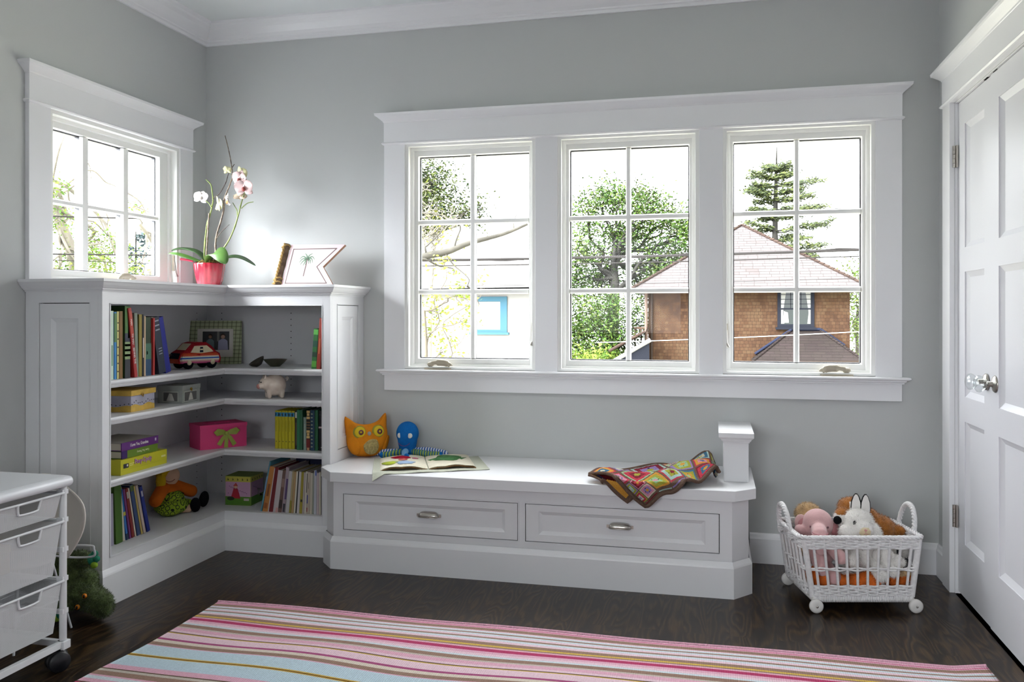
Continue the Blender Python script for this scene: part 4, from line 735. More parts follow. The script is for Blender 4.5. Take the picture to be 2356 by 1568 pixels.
# ------------------------------------------------ third shelf: game stack, pink box, series books
GB = frame3((.332, -1.092, .4904), (-.02, 1, 0), (0, 0, 1))     # u along +y, v up, w toward +x
t = thing('board_game_box', (.33, -1.0, .49), 'lime yellow board game box at the bottom of the stack', 'game box', 'stack on the third shelf')
m = MB(); M_LIME = pm('lime_yellow_card', '#b9b422', .45); m.box(.0, .305, 0, .062, -.27, 0, M_LIME, GB); m.box(.0, .305, .018, .0185, .0, .0004, flat('#8f8c1c'), GB); m.build('box_body', t)
T = GB @ Mat.Translation((0, 0, .0006)); text('lettering', 'Pony-Opoly', .030, flat('#5a2a5e'), T @ Mat.Translation((.142, .042, .0)), t, ext=.0008, sx=.78); text('lettering', 'Pony-Opoly', .0285, flat('#c793c4'), T @ Mat.Translation((.142, .0422, .0012)), t, ext=.0004, sx=.78)
m = MB(); m.box(.016, .048, .026, .044, 0, .0004, M_INKD, T); m.ell((.04, .036, .0005), (.004, .005, .0006), M_INK, T); m.box(.055, .085, .038, .041, 0, .0002, flat('#d8d68c'), T); m.box(.055, .078, .031, .034, 0, .0002, flat('#d8d68c'), T); m.box(.265, .295, .032, .040, 0, .0002, flat('#d8d68c'), T); m.build('printed_logo', t)
t = thing('gift_book', (.33, -1.0, .553), 'green book with a purple spine end in the middle of the stack', 'book', 'stack on the third shelf')
m = MB(); T = GB @ Mat.Translation((.022, .0625, -.012)); m.box(.0, .235, 0, .003, -.2, 0, flat('#557216'), T); m.box(0, .235, .029, .032, -.2, 0, flat('#557216'), T); m.box(0.034, .235, 0, .032, -.003, .0006, flat('#5d7a18'), T); m.box(0, .034, 0, .032, -.003, .0008, flat('#33125e'), T); m.build('cover', t); MB().box(.003, .232, .003, .029, -.198, -.003, M_PAGE, T).build('pages', t)
text('lettering', 'I Love You, Mommy', .014, flat('#c9cf9a'), T @ Mat.Translation((.135, .016, .0008)) @ Mat.Rotation(pi, 4, 'Z'), t, sx=.7)
t = thing('gift_book', (.33, -1.0, .585), 'purple book lettered in white on top of the stack', 'book', 'stack on the third shelf')
m = MB(); T = GB @ Mat.Translation((.018, .0950, -.010)); m.box(.0, .24, 0, .003, -.2, 0, flat('#4f1c66'), T); m.box(0, .24, .031, .034, -.2, 0, flat('#8f8a80'), T); m.box(0, .24, 0, .034, -.003, .0006, flat('#5a2070'), T); m.box(.216, .226, .014, .026, 0, .001, flat('#c9b9d4'), T); m.build('cover', t); MB().box(.003, .237, .003, .031, -.198, -.003, M_PAGE, T).build('pages', t)
text('lettering', 'I Love You, Grandma', .019, M_INK, T @ Mat.Translation((.112, .018, .0008)), t, sx=.72)
t = thing('tissue_box', (.25, -.35, .49), 'hot pink box with a slot on top and a green ribbon bow', 'box'); M_HP = pm('hot_pink_card', '#c9356f', .55)
BP = Mat.Translation((.268, -.452, .4904)) @ Mat.Rotation(.94, 4, 'Z')    # corner towards the camera; x along the long face
m = MB(); FF = BP @ frame3((0, 0, 0), (1, 0, 0), (0, 0, 1)); m.box(0, .232, 0, .145, 0, .10, M_HP, BP); m.slab(-.002, .234, -.002, .147, .018, [(.05, .18, .05, .095)], M_HP, BP @ Mat.Translation((0, 0, .1185))); m.box(.05, .18, .05, .095, .1, .1008, M_DARK, BP); m.build('box_body', t)
M_RIB = pm('olive_green_satin', '#8f9a3f', .4); m = MB(); T = FF @ Mat.Translation((.125, .072, .001))
def rib(pts, wv):
    P = [Vec(p) for p in pts]; n = len(P); vv = []
    for i, p in enumerate(P):
        d = P[min(i+1, n-1)]-P[max(i-1, 0)]; nn = Vec((-d.y, d.x, 0)).normalized() if Vec((d.x, d.y, 0)).length > 1e-5 else Vec((0, 1, 0)); vv += [p-nn*wv[i], p+nn*wv[i]]
    m.add([v+Vec((0, 0, .0007)) for v in vv]+vv, [(2*i, 2*i+2, 2*i+3, 2*i+1) for i in range(n-1)]+[(2*n+2*i+1, 2*n+2*i+3, 2*n+2*i+2, 2*n+2*i) for i in range(n-1)], M_RIB, T, True)
for s_ in (-1, 1): rib([(0, .004, .008), (s_*.02, .014, .018), (s_*.045, .018, .02), (s_*.056, .010, .016), (s_*.046, .0, .012), (s_*.02, .0, .009), (0, 0, .008)], [.004, .007, .010, .010, .009, .006, .004])
rib([(0, 0, .008), (-.015, -.02, .008), (-.036, -.055, .004)], [.004, .009, .011]); rib([(0, 0, .008), (.018, -.02, .008), (.044, -.06, .004)], [.004, .009, .011]); rib([(0, 0, .007), (.002, -.03, .005), (.0, -.07, .003)], [.004, .009, .010])
m.ell((0, .002, .012), (.010, .009, .008), M_RIB, T); m.build('ribbon_bow', t)
g = 'hardbacks at the right end of the third shelf'
book('novel', 'thin pale book at the left of the yellow series', g, SR(.576, .4904, -.29), .009, .12, .125, '#b9a99c')
Ys = [.588, .6055, .623, .6405, .659, .677]
for i, x in enumerate(Ys):
    w = .0172; b, T = book('novel', ['first yellow novel from the left in the uniform series', 'second yellow novel from the left in the series', 'third yellow novel from the left in the series', 'fourth yellow novel from the left in the series', 'fifth yellow novel from the left in the series', 'last yellow novel of the series, next to a dark book'][i], 'yellow series on the third shelf', SR(x, .4904, -.31), w-.0006, .14, .186, '#b5a912', 0, marks=((.845, .955, '#2f86b0'), (.86, .93, '#c9dbe4', .15, .45), (.18, .2, '#3b3a16', .35, .65), (.45, .75, '#8f8712', .4, .55)))
book('novel', 'dark brown novel with a white label right of the yellow series', g, SR(.695, .4904, -.31), .0165, .14, .186, '#2e211d', marks=((.82, .97, '#c9c4bc', .15, .85), (.1, .7, '#5f4c3c', .3, .6)))
book('novel', 'wide dark green novel between brown and grey-green spines', g, SR(.713, .4904, -.325), .030, .15, .194, '#1d5638', marks=((0, 1, '#2a6b48', .05, .5),))
book('novel', 'short grey-green book beside the wide dark green novel', g, SR(.745, .4904, -.32), .018, .13, .158, '#7f9187', marks=((.2, .8, '#a4b0a6', .4, .6),))
book('novel', 'black and red book with gold hourglass ornaments', g, SR(.765, .4904, -.328), .021, .15, .194, '#1c1411', marks=((.06, .28, '#6b1a16'), (.0, .07, '#c2906a', .2, .8), (.3, .36, '#c9a86a', .1, .9), (.37, .43, '#c9a86a', .2, .8), (.44, .5, '#c9a86a', .1, .9), (.78, .84, '#c9a86a', .1, .9), (.86, .92, '#c9a86a', .2, .8), (.93, .99, '#c9a86a', .1, .9), (.55, .57, '#7a5a3a'), (.62, .64, '#7a5a3a'), (.69, .71, '#7a5a3a')))
book('novel', 'dark teal book with pale dotted scrollwork', g, SR(.787, .4904, -.33), .022, .15, .195, '#16384f', marks=tuple((.08+.09*i, .11+.09*i, '#8f9a86', .2, .6) for i in range(10)))
book('novel', 'slim green book right of the dotted teal one', g, SR(.810, .4904, -.328), .016, .15, .195, '#1f5c3a')
b, T = book('novel', 'black book with a white band and star at the right end', g, SR(.829, .4904, -.325), .046, .15, .194, '#15141c', marks=((.56, .60, '#cfb9bd', .0, .9), (.88, .9, '#2c2b36')))
m = MB()
for k in range(3): a = k*pi/3; m.box(-.010, .010, -.0012, .0012, .0024, .0028, M_INK, T @ Mat.Translation((.022, .016, 0)) @ Mat.Rotation(a, 4, 'Z'))
m.build('star', b)
# ------------------------------------------------ bottom shelf
g = 'books leaning at the left end of the bottom shelf'
def B1(y, w, h, cov, lab, lean, x=.25, d=.2, **k): return book('picture_book', lab, g, SL(y, .1874, x), w, d, h, cov, lean, **k)
B1(-1.052, .022, .215, '#9a96a6', 'grey-lilac magazine at the far left of the bottom shelf', .02)
B1(-1.024, .042, .245, '#3d6118', 'thick grass green folder on the bottom shelf', .05, x=.255)
B1(-.975, .014, .235, '#bdb9a9', 'cream book right of the thick green folder', .10)
B1(-.955, .014, .225, '#2663a8', 'bright blue comic with a yellow patch', .17, marks=((.48, .55, '#b8ad3c'), (0, .12, '#22324a')))
B1(-.934, .012, .222, '#6f2f6b', 'purple thin book leaning on the blue comic', .19)
B1(-.918, .016, .222, '#7a1f19', 'dark red book with a round badge near its top', .20, marks=((.80, .93, '#a9a49c', .2, .9),))
B1(-.898, .008, .222, '#d1bfa9', 'cream edged pamphlet right of the dark red book', .21)
B1(-.884, .022, .232, '#33466e', 'slate blue book in the leaning row', .22, marks=((.88, .99, '#4d6130'),))
B1(-.858, .010, .225, '#b09a55', 'mustard thin book in the leaning row', .235)
B1(-.843, .016, .225, '#b6a79c', 'beige book before the navy one', .245)
B1(-.818, .020, .215, '#1a2c7c', 'navy blue book leaning at the right end of the row', .26, marks=((.78, .9, '#a9a4b0', .2, .7),))
# rag doll sitting against the side
M_SKIN = pm('peach_felt', '#d1ab90', .9); M_ORF = pm('orange_felt', '#c8641e', .9, bump=.15, bscale=200); M_BLKF = pm('black_felt', '#101014', .95); M_HAIR = pm('yellow_yarn', '#c9a51e', .9, bump=.5, bscale=120)
t = thing('rag_doll', (.13, -.48, .187), 'rag doll in an orange top and green spiral skirt sitting on the bottom shelf', 'doll')
blob('body', [('e', (.11, -.47, .225), (.055, .07, .038)), ('e', (.10, -.465, .275), (.042, .055, .05)), ('e', (.105, -.455, .36), (.04, .052, .046)), ('c', [(.11, -.46, .31), (.105, -.458, .33)], [.02, .02]), ('c', [(.10, -.505, .305), (.125, -.60, .265)], [.024, .02]), ('c', [(.10, -.425, .305), (.145, -.335, .262)], [.024, .02]), ('c', [(.14, -.48, .212), (.205, -.455, .208)], [.024, .02]), ('c', [(.14, -.42, .212), (.20, -.385, .212)], [.024, .02])], [M_SKIN], t, .005)
def spiral():
    m = bpy.data.materials.new('green_spiral_print_cotton'); m.use_nodes = True; n = m.node_tree.nodes; L = m.node_tree.links; tc = n.new('ShaderNodeTexCoord')
    v = n.new('ShaderNodeTexVoronoi'); v.inputs['Scale'].default_value = 38; L.new(tc.outputs['Object'], v.inputs['Vector'])
    a = n.new('ShaderNodeMath'); a.operation = 'MULTIPLY'; a.inputs[1].default_value = 17; L.new(v.outputs['Distance'], a.inputs[0]); s = n.new('ShaderNodeMath'); s.operation = 'SINE'; L.new(a.outputs[0], s.inputs[0])
    r = n.new('ShaderNodeValToRGB'); r.color_ramp.interpolation = 'CONSTANT'; r.color_ramp.elements[0].color = (*lin('#86a020'), 1); r.color_ramp.elements[1].position = .62; r.color_ramp.elements[1].color = (*lin('#1c2412'), 1); L.new(s.outputs[0], r.inputs[0]); L.new(r.outputs[0], n['Principled BSDF'].inputs['Base Color']); n['Principled BSDF'].inputs['Roughness'].default_value = .9
    return m
blob('skirt', [('e', (.135, -.485, .224), (.078, .090, .042)), ('e', (.125, -.475, .262), (.056, .066, .034)), ('e', (.155, -.53, .208), (.05, .05, .022)), ('e', (.165, -.43, .216), (.045, .055, .03))], [spiral()], t, .005)
blob('jumper', [('e', (.10, -.465, .292), (.049, .064, .040)), ('c', [(.10, -.505, .308), (.124, -.592, .269)], [.032, .030]), ('c', [(.10, -.425, .308), (.143, -.342, .266)], [.032, .030])], [M_ORF], t, .005)
m = MB(); m.tube([(.145+.0, -.525, .262), (.160, -.47, .268), (.148, -.415, .268)], .005, M_BLKF); m.build('belt', t)
for p, r in (((.232, -.438, .222), .3), ((.222, -.352, .232), -.1)): MB().ell(p, (.020, .030, .042), M_BLKF, None, 16, 12, (.35+r, .2, 0)).build('shoe', t)
m = MB(); m.ell((.088, -.462, .375), (.042, .058, .046), M_HAIR); m.ell((.10, -.52, .345), (.024, .022, .04), M_HAIR); m.build('hair', t)
m = MB(); m.tube([(.133+.81*.0045*(i-5), -.497+.58*.0045*(i-5), .352-.0012*(25-(i-5)**2)*.35) for i in range(11)], .0013, flat('#6b2a1e')); m.build('mouth', t)
# pink and green picture cube
JB = Mat.Translation((.286, -.266, .1874)) @ Mat.Rotation(.07, 4, 'Z'); t = thing('toy_cube_box', (.35, -.2, .187), 'pink and green toy box with a crank and a red figure on its front', 'box')
FJ = JB @ frame3((0, 0, 0), (1, 0, 0), (0, 0, 1)); FJ2 = JB @ frame3((.138, 0, 0), (0, 1, 0), (0, 0, 1)); m = MB(); m.box(0, .138, 0, .135, 0, .146, flat('#7a8a3a'), JB); m.build('box_body', t)
m = MB()
for F, w in ((FJ, .138), (FJ2, .135)):
    m.box(.002, w-.002, .044, .118, 0, .0006, flat('#b98fae'), F); m.box(.002, w-.002, .118, .144, 0, .0006, flat('#b9b04a'), F); m.box(.002, w-.002, .002, .044, 0, .0006, flat('#4c7a1e'), F)
    for i in range(5): m.prism([(.012+.026*i, .124), (.02+.026*i, .126), (.014+.026*i, .138)], .0006, .001, flat('#4a4a1c'), F)
    for i in range(16): m.ell((w*(.12+.76*((i*7) % 16)/16), .06+.04*((i*5) % 9)/9, .0008), (.002, .002, .0006), flat('#4d2a55'), F, 8, 6)
m.prism([(.03, .036), (.082, .034), (.075, .06), (.066, .085), (.046, .086), (.038, .06)], .0006, .0012, flat('#a3182e'), FJ); m.lathe([(0, 0), (.011, 0), (.011, .0006), (0, .0008)], flat('#d1a58c'), 16, FJ @ Mat.Translation((.056, .094, .0006))); m.prism([(.043, .097), (.069, .097), (.058, .114)], .0012, .0018, flat('#a8403c'), FJ); m.ell((.03, .034, .001), (.02, .010, .001), flat('#1f2e14'), FJ); m.box(.10, .128, .024, .036, .0006, .001, flat('#b6a9a0'), FJ); m.build('picture', t)
m = MB(); m.tube([FJ2 @ Vec((.07, .07, 0)), FJ2 @ Vec((.07, .07, .012)), FJ2 @ Vec((.045, .05, .014)), FJ2 @ Vec((.045, .05, .028))], .003, M_NICK); m.ell(tuple(FJ2 @ Vec((.045, .05, .032))), .006, M_BLKF); m.build('crank', t)
# tightly packed books, right end of the bottom shelf
g = 'books packed at the right end of the bottom shelf'
rows = [(.528, .008, .250, '#4f8496', 'teal edged picture book leaning at the left of the packed row', -.20, ((.3, .7, '#6d8fae'),)),
 (.539, .028, .226, '#b0733a', 'orange-tan book with brown lettering', -.18, ((.35, .62, '#7a4420', .3, .7), (.08, .2, '#8f4f24', .2, .8))), (.568, .005, .215, '#b9b4b4', 'very thin pale book after the orange-tan one', -.165, ()), (.574, .020, .222, '#6a1720', 'deep red book in the packed row', -.16, ()),
 (.596, .026, .207, '#b5acae', 'thick pale pink-grey book right of the deep red one', -.13, ((0, .12, '#c2908a', .55, .95),)), (.624, .016, .208, '#6b5048', 'brown mottled book beside the thick pale one', -.125, ((.1, .3, '#3a2c2c'), (.6, .8, '#8a7068'))), (.642, .018, .222, '#9a8a92', 'mauve and silver taller book in the packed row', -.11, ((.3, .75, '#54406a', .5, 1), (.02, .2, '#36343c', .3, .9))),
 (.662, .019, .204, '#b3b0b2', 'plain light grey book in the packed row', -.10, ()), (.682, .011, .203, '#a5946c', 'straw coloured book with an olive stripe', -.09, ((0, .3, '#8a8030'),)), (.694, .011, .202, '#a8895f', 'tan book after the straw coloured one', -.085, ()), (.706, .009, .203, '#c9c4b6', 'cream white thin book in the packed row', -.08, ()), (.7155, .006, .202, '#15151a', 'black thin book in the packed row', -.075, ()), (.722, .013, .203, '#bab5b6', 'silver grey book left of the mustard one', -.07, ()), (.736, .014, .202, '#96892e', 'mustard yellow book with a dark mark', -.06, ((.28, .34, '#2a281c', .3, .9),)), (.751, .010, .200, '#a79d9c', 'taupe book after the mustard one', -.05, ()), (.762, .010, .205, '#c2bcb0', 'off-white book with a torn dark edge', -.045, ((.5, .95, '#2b2522', .7, .95),)),
 (.773, .018, .203, '#a99d8e', 'beige scribbled paperback in the packed row', -.035, ((.25, .45, '#39408a', .1, .35), (.05, .15, '#8a2a2a', .1, .3), (.6, .75, '#5a4f46', .4, .5))), (.792, .011, .198, '#b7b0a0', 'sand coloured thin book in the packed row', -.025, ()), (.804, .007, .197, '#8f9488', 'sage thin book in the packed row', -.02, ()), (.812, .014, .212, '#aeb0ba', 'pale blue-grey tall book with a blue top', -.015, ((.88, .99, '#4353a0', .5, .9),)), (.827, .013, .200, '#b5a5a8', 'dusty pink book near the right end', -.01, ()), (.841, .009, .203, '#c4bfae', 'ivory thin book near the right end', 0, ()), (.851, .005, .203, '#1d1a18', 'black sliver of a book near the right end', 0, ()), (.857, .018, .21, '#9a5024', 'rust and crimson book at the right end of the packed row', 0, ((.0, .3, '#8a1a22'), (.7, 1, '#8a1a22')))]
for x, w, h, c, l, ln, mk in rows: book('picture_book', l, g, SR(x, .1874, -.345), w, .20, h, c, ln, marks=mk)
t = thing('storage_folder', (.72, -.12, .187), 'dark blue box file standing behind the packed books', 'box'); m = MB(); m.box(.60, .87, -.12, -.02, .188, .44, flat('#10173e')); m.build('box_body', t)
# ============================================================ on top of the bookcase
t = thing('orchid', (.185, -.25, 1.288), 'white and pale pink orchid in a fluted red pot on the bookcase top', 'plant')
M_POT = pm('glossy_red_glaze', '#8d1226', .12, coat=.6, var=.1, vscale=20); O = Mat.Translation((.185, -.25, 1.2885))
m = MB(); m.lathe([(0, 0), (.046, 0), (.053, .004), (.062, .03), (.070, .075), (.075, .112), (.0755, .118), (.070, .116), (.066, .10), (0, .098)], M_POT, 72, O, flute=.045, nf=14); m.build('pot', t)
M_MOSS = pm('dry_moss', '#7b6a3c', .95, var=.4, vscale=90, bump=.8, bscale=200); m = MB(); rnd = random.Random(4); m.ell((.185, -.25, 1.398), (.062, .062, .018), M_MOSS)
for _ in range(150):
    a = rnd.random()*6.28; r = .06*sqrt(rnd.random()); c = Vec((.185+r*cos(a), -.25+r*sin(a), 1.408+.014*(1-r/.06))); d = Vec((rnd.gauss(0, .012), rnd.gauss(0, .012), rnd.uniform(0, .014))); m.tube([c-d*.5, c+d*.3+Vec((0, 0, .004)), c+d], .0013, M_MOSS, n=4)
m.build('moss', t)
M_STG = pm('orchid_stem_green', '#6f7f3c', .5, var=.2, vscale=30); M_STB = pm('banded_brown_stem', '#8a7a68', .6, col2='#4d3f36', vscale=55); M_STD = pm('dark_dry_spike', '#4a4038', .7, var=.25, vscale=60)
def stem(pts, r0, r1, mat, y0=-.25, y1=-.25, nodes=0):
    P = [(x, y0+(y1-y0)*i/(len(pts)-1), z) for i, (x, z) in enumerate(pts)]; S_ = smooth_path(P, 5); k = len(S_); m = MB(); m.tube(S_, [(r0+(r1-r0)*i/(k-1))*(1.25 if nodes and i % nodes == 0 else 1) for i in range(k)], mat, n=7); m.build('stem', t)
stem([(.16, 1.405), (.155, 1.467), (.168, 1.597), (.186, 1.656), (.196, 1.697), (.201, 1.732), (.192, 1.799), (.178, 1.821), (.158, 1.837)], .0042, .0028, M_STG, -.25, -.24, 7)
stem([(.166, 1.405), (.169, 1.444), (.176, 1.553), (.183, 1.663)], .004, .0035, M_STB, -.255, -.25, 3)
stem([(.199, 1.725), (.206, 1.742), (.235, 1.762), (.269, 1.817), (.283, 1.861), (.315, 1.911)], .0028, .0015, M_STD, -.245, -.23, 3)
stem([(.222, 1.405), (.221, 1.458), (.218, 1.509), (.226, 1.559), (.245, 1.615), (.263, 1.681), (.263, 1.725), (.275, 1.76), (.297, 1.81), (.31, 1.851), (.302, 1.911), (.286, 1.983), (.265, 2.057)], .0055, .0018, M_STB, -.25, -.235, 3)
stem([(.228, 1.535), (.245, 1.552), (.269, 1.571), (.311, 1.6)], .0024, .0012, M_STD, -.25, -.27, 3)
stem([(.232, 1.405), (.263, 1.47), (.297, 1.517), (.328, 1.578), (.351, 1.648), (.365, 1.702), (.382, 1.752)], .0045, .003, M_STG, -.26, -.25, 8); stem([(.366, 1.682), (.398, 1.706), (.434, 1.713)], .0028, .0018, M_STG); stem([(.345, 1.640), (.342, 1.673), (.333, 1.688), (.318, 1.712)], .0028, .0018, M_STG); stem([(.198, 1.69), (.180, 1.715), (.145, 1.74)], .0026, .0018, M_STG); stem([(.31, 1.855), (.33, 1.845), (.352, 1.838), (.38, 1.80), (.384, 1.752)], .0026, .002, M_STG)
M_LEAF = pm('orchid_leaf', '#47692f', .35, var=.18, vscale=14); M_LEAF2 = pm('orchid_leaf_dark', '#34502a', .38, var=.18, vscale=14)
def leaf(pts, w, mat, roll=0.):
    P = smooth_path(pts, 5); n = len(P); vv = []; m = MB()
    for i, p in enumerate(P):
        d = (P[min(i+1, n-1)]-P[max(i-1, 0)]).normalized(); s = d.cross(Vec((0, 0, 1))).normalized(); s = Mat.Rotation(roll, 3, d) @ s; up = s.cross(d); q = i/(n-1); ww = w*(sin(pi*min(1, .12+q*.88))**.7)*(1 if q < .97 else .5)
        vv += [p-s*ww+up*ww*.18, p-up*ww*.10, p+s*ww+up*ww*.18]
    m.add(vv, [(3*i+a, 3*i+3+a, 3*i+4+a, 3*i+1+a) for i in range(n-1) for a in (0, 1)], mat, None, True); o = m.build('leaf', t); s = o.modifiers.new('s', 'SOLIDIFY'); s.thickness = .0025
leaf([(.20, -.27, 1.412), (.235, -.30, 1.450), (.285, -.33, 1.452), (.325, -.35, 1.42), (.345, -.355, 1.395)], .042, M_LEAF, .55); leaf([(.22, -.24, 1.415), (.29, -.22, 1.438), (.345, -.20, 1.43), (.405, -.18, 1.395)], .030, M_LEAF2, .3)
leaf([(.17, -.25, 1.412), (.12, -.26, 1.462), (.05, -.28, 1.480), (-.01, -.31, 1.470)][:3]+[(.015, -.32, 1.468)], .030, M_LEAF2, -.2); leaf([(.16, -.28, 1.410), (.115, -.31, 1.428), (.06, -.34, 1.448), (.025, -.36, 1.45)], .024, M_LEAF, -.35)
M_FW = pm('white_petal', '#ece6e2', .6, var=.03, vscale=40); M_FP = pm('blush_petal', '#e2c6c4', .6, var=.08, vscale=40); M_FY = pm('pale_yellow_petal', '#dedcae', .6, var=.06, vscale=40); M_LIP = pm('maroon_lip', '#8f3f38', .5); M_LIPO = pm('apricot_lip', '#c98f5c', .5)
def flower(c, fv, s, mat, lip, roll=0):
    f = Vec(fv).normalized(); u = f.cross(Vec((0, 0, 1))).normalized(); v = u.cross(f); T = Mat(((u.x, v.x, f.x, c[0]), (u.y, v.y, f.y, c[1]), (u.z, v.z, f.z, c[2]), (0, 0, 0, 1))) @ Mat.Rotation(roll, 4, 'Z'); m = MB()
    for a, L, w, z in ((pi/2, 1.0, .42, -.02), (pi*1.18, .95, .36, -.02), (-pi*.18, .95, .36, -.02), (.35, 1.0, .62, .03), (pi-.35, 1.0, .62, .03)):
        R = T @ Mat.Rotation(a, 4, 'Z'); vv = []; n = 6
        for i in range(n+1):
            q = i/n; ww = s*w*sin(pi*min(.97, .08+q*.9))**.75
            for j in (-1, 0, 1): vv.append((s*L*q, j*ww, s*(z+.18*q*q*(1 if z > 0 else -.4)+.06*abs(j))))
        m.add(vv, [(3*i+b, 3*i+3+b, 3*i+4+b, 3*i+1+b) for i in range(n) for b in (0, 1)], mat, R, True)
    m.ell((0, -s*.12, s*.2), (s*.17, s*.22, s*.15), lip, T, 10, 8); m.ell((0, s*.06, s*.15), (s*.09, s*.1, s*.12), mat, T, 8, 6); o = m.build('flower', t); so_ = o.modifiers.new('s', 'SOLIDIFY'); so_.thickness = .0008
flower((.138, -.25, 1.742), (.2, -.9, .3), .040, M_FW, M_FW, .2); flower((.226, -.24, 1.704), (.55, .6, .1), .046, M_FY, M_FY, -.2); flower((.30, -.26, 1.72), (-.7, -.6, -.1), .040, M_FW, M_LIPO); flower((.278, -.24, 1.878), (.1, .8, .5), .026, M_FY, M_FY); flower((.352, -.23, 1.858), (.3, .9, .3), .040, M_FY, M_FY); flower((.366, -.26, 1.828), (-.15, -1, -.1), .046, M_FP, M_LIP, .3); flower((.396, -.27, 1.780), (.1, -1, -.05), .052, M_FP, M_LIP); flower((.357, -.25, 1.745), (-.2, .6, -.5), .036, pm('peach_petal', '#e0cbb4', .6), M_LIPO)
m = MB(); m.tube(smooth_path([(.125, -.30, 1.415), (.095, -.31, 1.423), (.065, -.32, 1.426)]), .005, pm('crimson_petal', '#a8173a', .4)); m.build('bud', t)
# pennant sign
M_PK = pm('pale_pink_board', '#ddc4c8', .6, var=.03, vscale=10); M_PE = pm('raw_wood_edge', '#a97f66', .7, var=.12, vscale=30); M_LN = pm('sepia_paint', '#6b5a58', .7); M_PALM = pm('palm_green_paint', '#5f7a64', .7)
t = thing('pennant_sign', (.70, -.21, 1.288), 'pink swallow-tailed wooden pennant with a painted palm tree leaning on the wall', 'sign')
NF = frame3((.525, -.215, 1.2885), (1, .02, 0), (0, .28, 1))      # u along wall, v up, w to the room
ou = [(.040, 0), (.325, 0), (.255, .102), (.360, .217), (.066, .222)]
m = MB(); m.prism(ou, -.018, -.0005, M_PE, NF); m.prism([(a*.9985+.0003, b*.9985+.0003) for a, b in ou], -.0006, .0006, M_PK, NF)
m.build('board', t)
def line(mb, pts, w, z, mat, closed=True):
    for i in range(len(pts)-(0 if closed else 1)):
        a = Vec(pts[i]); b = Vec(pts[(i+1) % len(pts)]); d = (b-a).normalized(); nn = Vec((-d.y, d.x))*w/2; e = d*w*.45; mb.prism([tuple(a-nn-e), tuple(b-nn+e), tuple(b+nn+e), tuple(a+nn-e)], .0006, z, mat, NF)
m = MB(); line(m, [(.063, .016), (.286, .015), (.223, .1015), (.318, .197), (.084, .197)], .005, .0012, M_LN); m.build('border_line', t)
m = MB(); line(m, [(.156, .054), (.166, .14)], .0055, .0013, M_LN, False)
for sx, pts in ((1, [(.166, .142), (.19, .156), (.206, .140)]), (1, [(.166, .145), (.188, .146), (.197, .122)]), (1, [(.166, .142), (.182, .138), (.186, .118)]), (1, [(.168, .142), (.176, .132), (.176, .116)]), (1, [(.167, .148), (.176, .164), (.192, .172)]), (0, [(.166, .142), (.142, .158), (.124, .142)]), (0, [(.166, .142), (.140, .144), (.124, .124)]), (0, [(.165, .142), (.144, .132), (.131, .112)]), (0, [(.164, .140), (.154, .124), (.147, .108)]), (0, [(.166, .150), (.160, .164), (.150, .174)]), (0, [(.165, .14), (.163, .126), (.157, .112)])):
    q = smooth_path([(a, b, 0) for a, b in pts], 4); k = len(q)
    for i in range(k-1):
        a, b = q[i], q[i+1]; d = (b-a).normalized(); nn = Vec((-d.y, d.x, 0)); w0 = .0042*(1-i/k)+.0006; w1 = .0042*(1-(i+1)/k)+.0006; m.prism([tuple((a-nn*w0).xy), tuple((b-nn*w1).xy), tuple((b+nn*w1).xy), tuple((a+nn*w0).xy)], .0006, .0012, M_PALM, NF)
m.build('palm_tree', t)
m = MB(); M_DRF = pm('dark_driftwood', '#5b4b40', .85, col2='#7d6a58', vscale=25, bump=.5, bscale=80); rnd = random.Random(3)
m.tube([NF @ Vec((.018+.026*q, .003+.222*q, .0)) for q in [i/8 for i in range(9)]], [.016, .019, .018, .017, .019, .017, .018, .016, .017], M_DRF, n=9); m.build('driftwood_rod', t)
m = MB(); M_ROPE = pm('twisted_twine', '#9a7f52', .9, bump=.5, bscale=250)
for ph in (0, pi): m.tube([NF @ Vec((.016+.026*q+.0035*cos(q*40+ph), .006+.215*q, .021+.0035*sin(q*40+ph))) for q in [i/60 for i in range(61)]], .0042, M_ROPE, n=6)
for q in (.93, .06, .15): m.tube([NF @ Vec((.018+.026*q+.022*cos(a), .003+.222*q+.006*sin(a*2), .023*sin(a))) for a in [i*pi/8 for i in range(17)]], .0042, M_ROPE, n=6)
m.build('rope', t)
# ============================================================ on the bench
M_OWL = pm('orange_wool', '#d07f1d', .95, bump=.35, bscale=300, var=.08, vscale=25); M_BELLY = pm('knit_oatmeal', '#b5a26c', .95, bump=.9, bscale=260, var=.2, vscale=120); M_EY = pm('owl_eye_yellow', '#cdb02a', .8); M_EO = pm('owl_eye_olive', '#8d8a3c', .8); M_PUP = pm('plum_button', '#5a2430', .4); M_GREYF = pm('grey_felt', '#9a9a94', .9)
t = thing('owl_cushion', (1.0, -.15, .44), 'orange owl cushion sitting against the bookcase end on the bench', 'cushion')
OW = Mat.Translation((1.005, -.155, .4405)) @ Mat.Rotation(.62, 4, 'Z') @ frame3((0, 0, 0), (1, 0, 0), (0, .16, 1))   # u right, v up, w to room
out = [(-.045, .004), (.02, .0), (.062, .012), (.095, .055), (.108, .10), (.104, .15), (.106, .19), (.101, .214), (.080, .190), (.045, .168), (0, .160), (-.05, .168), (-.088, .194), (-.112, .207), (-.114, .18), (-.104, .14), (-.103, .10), (-.095, .055), (-.075, .02)]
q = smooth_path([(a, b, 0) for a, b in out+out[:1]], 4)[:-1]; N = len(q); cc = Vec((0, .085, 0)); vv = []; ff = []; rings = [(1, 0), (.985, .012), (.93, .026), (.80, .040), (.6, .050), (.35, .055), (.12, .057)]
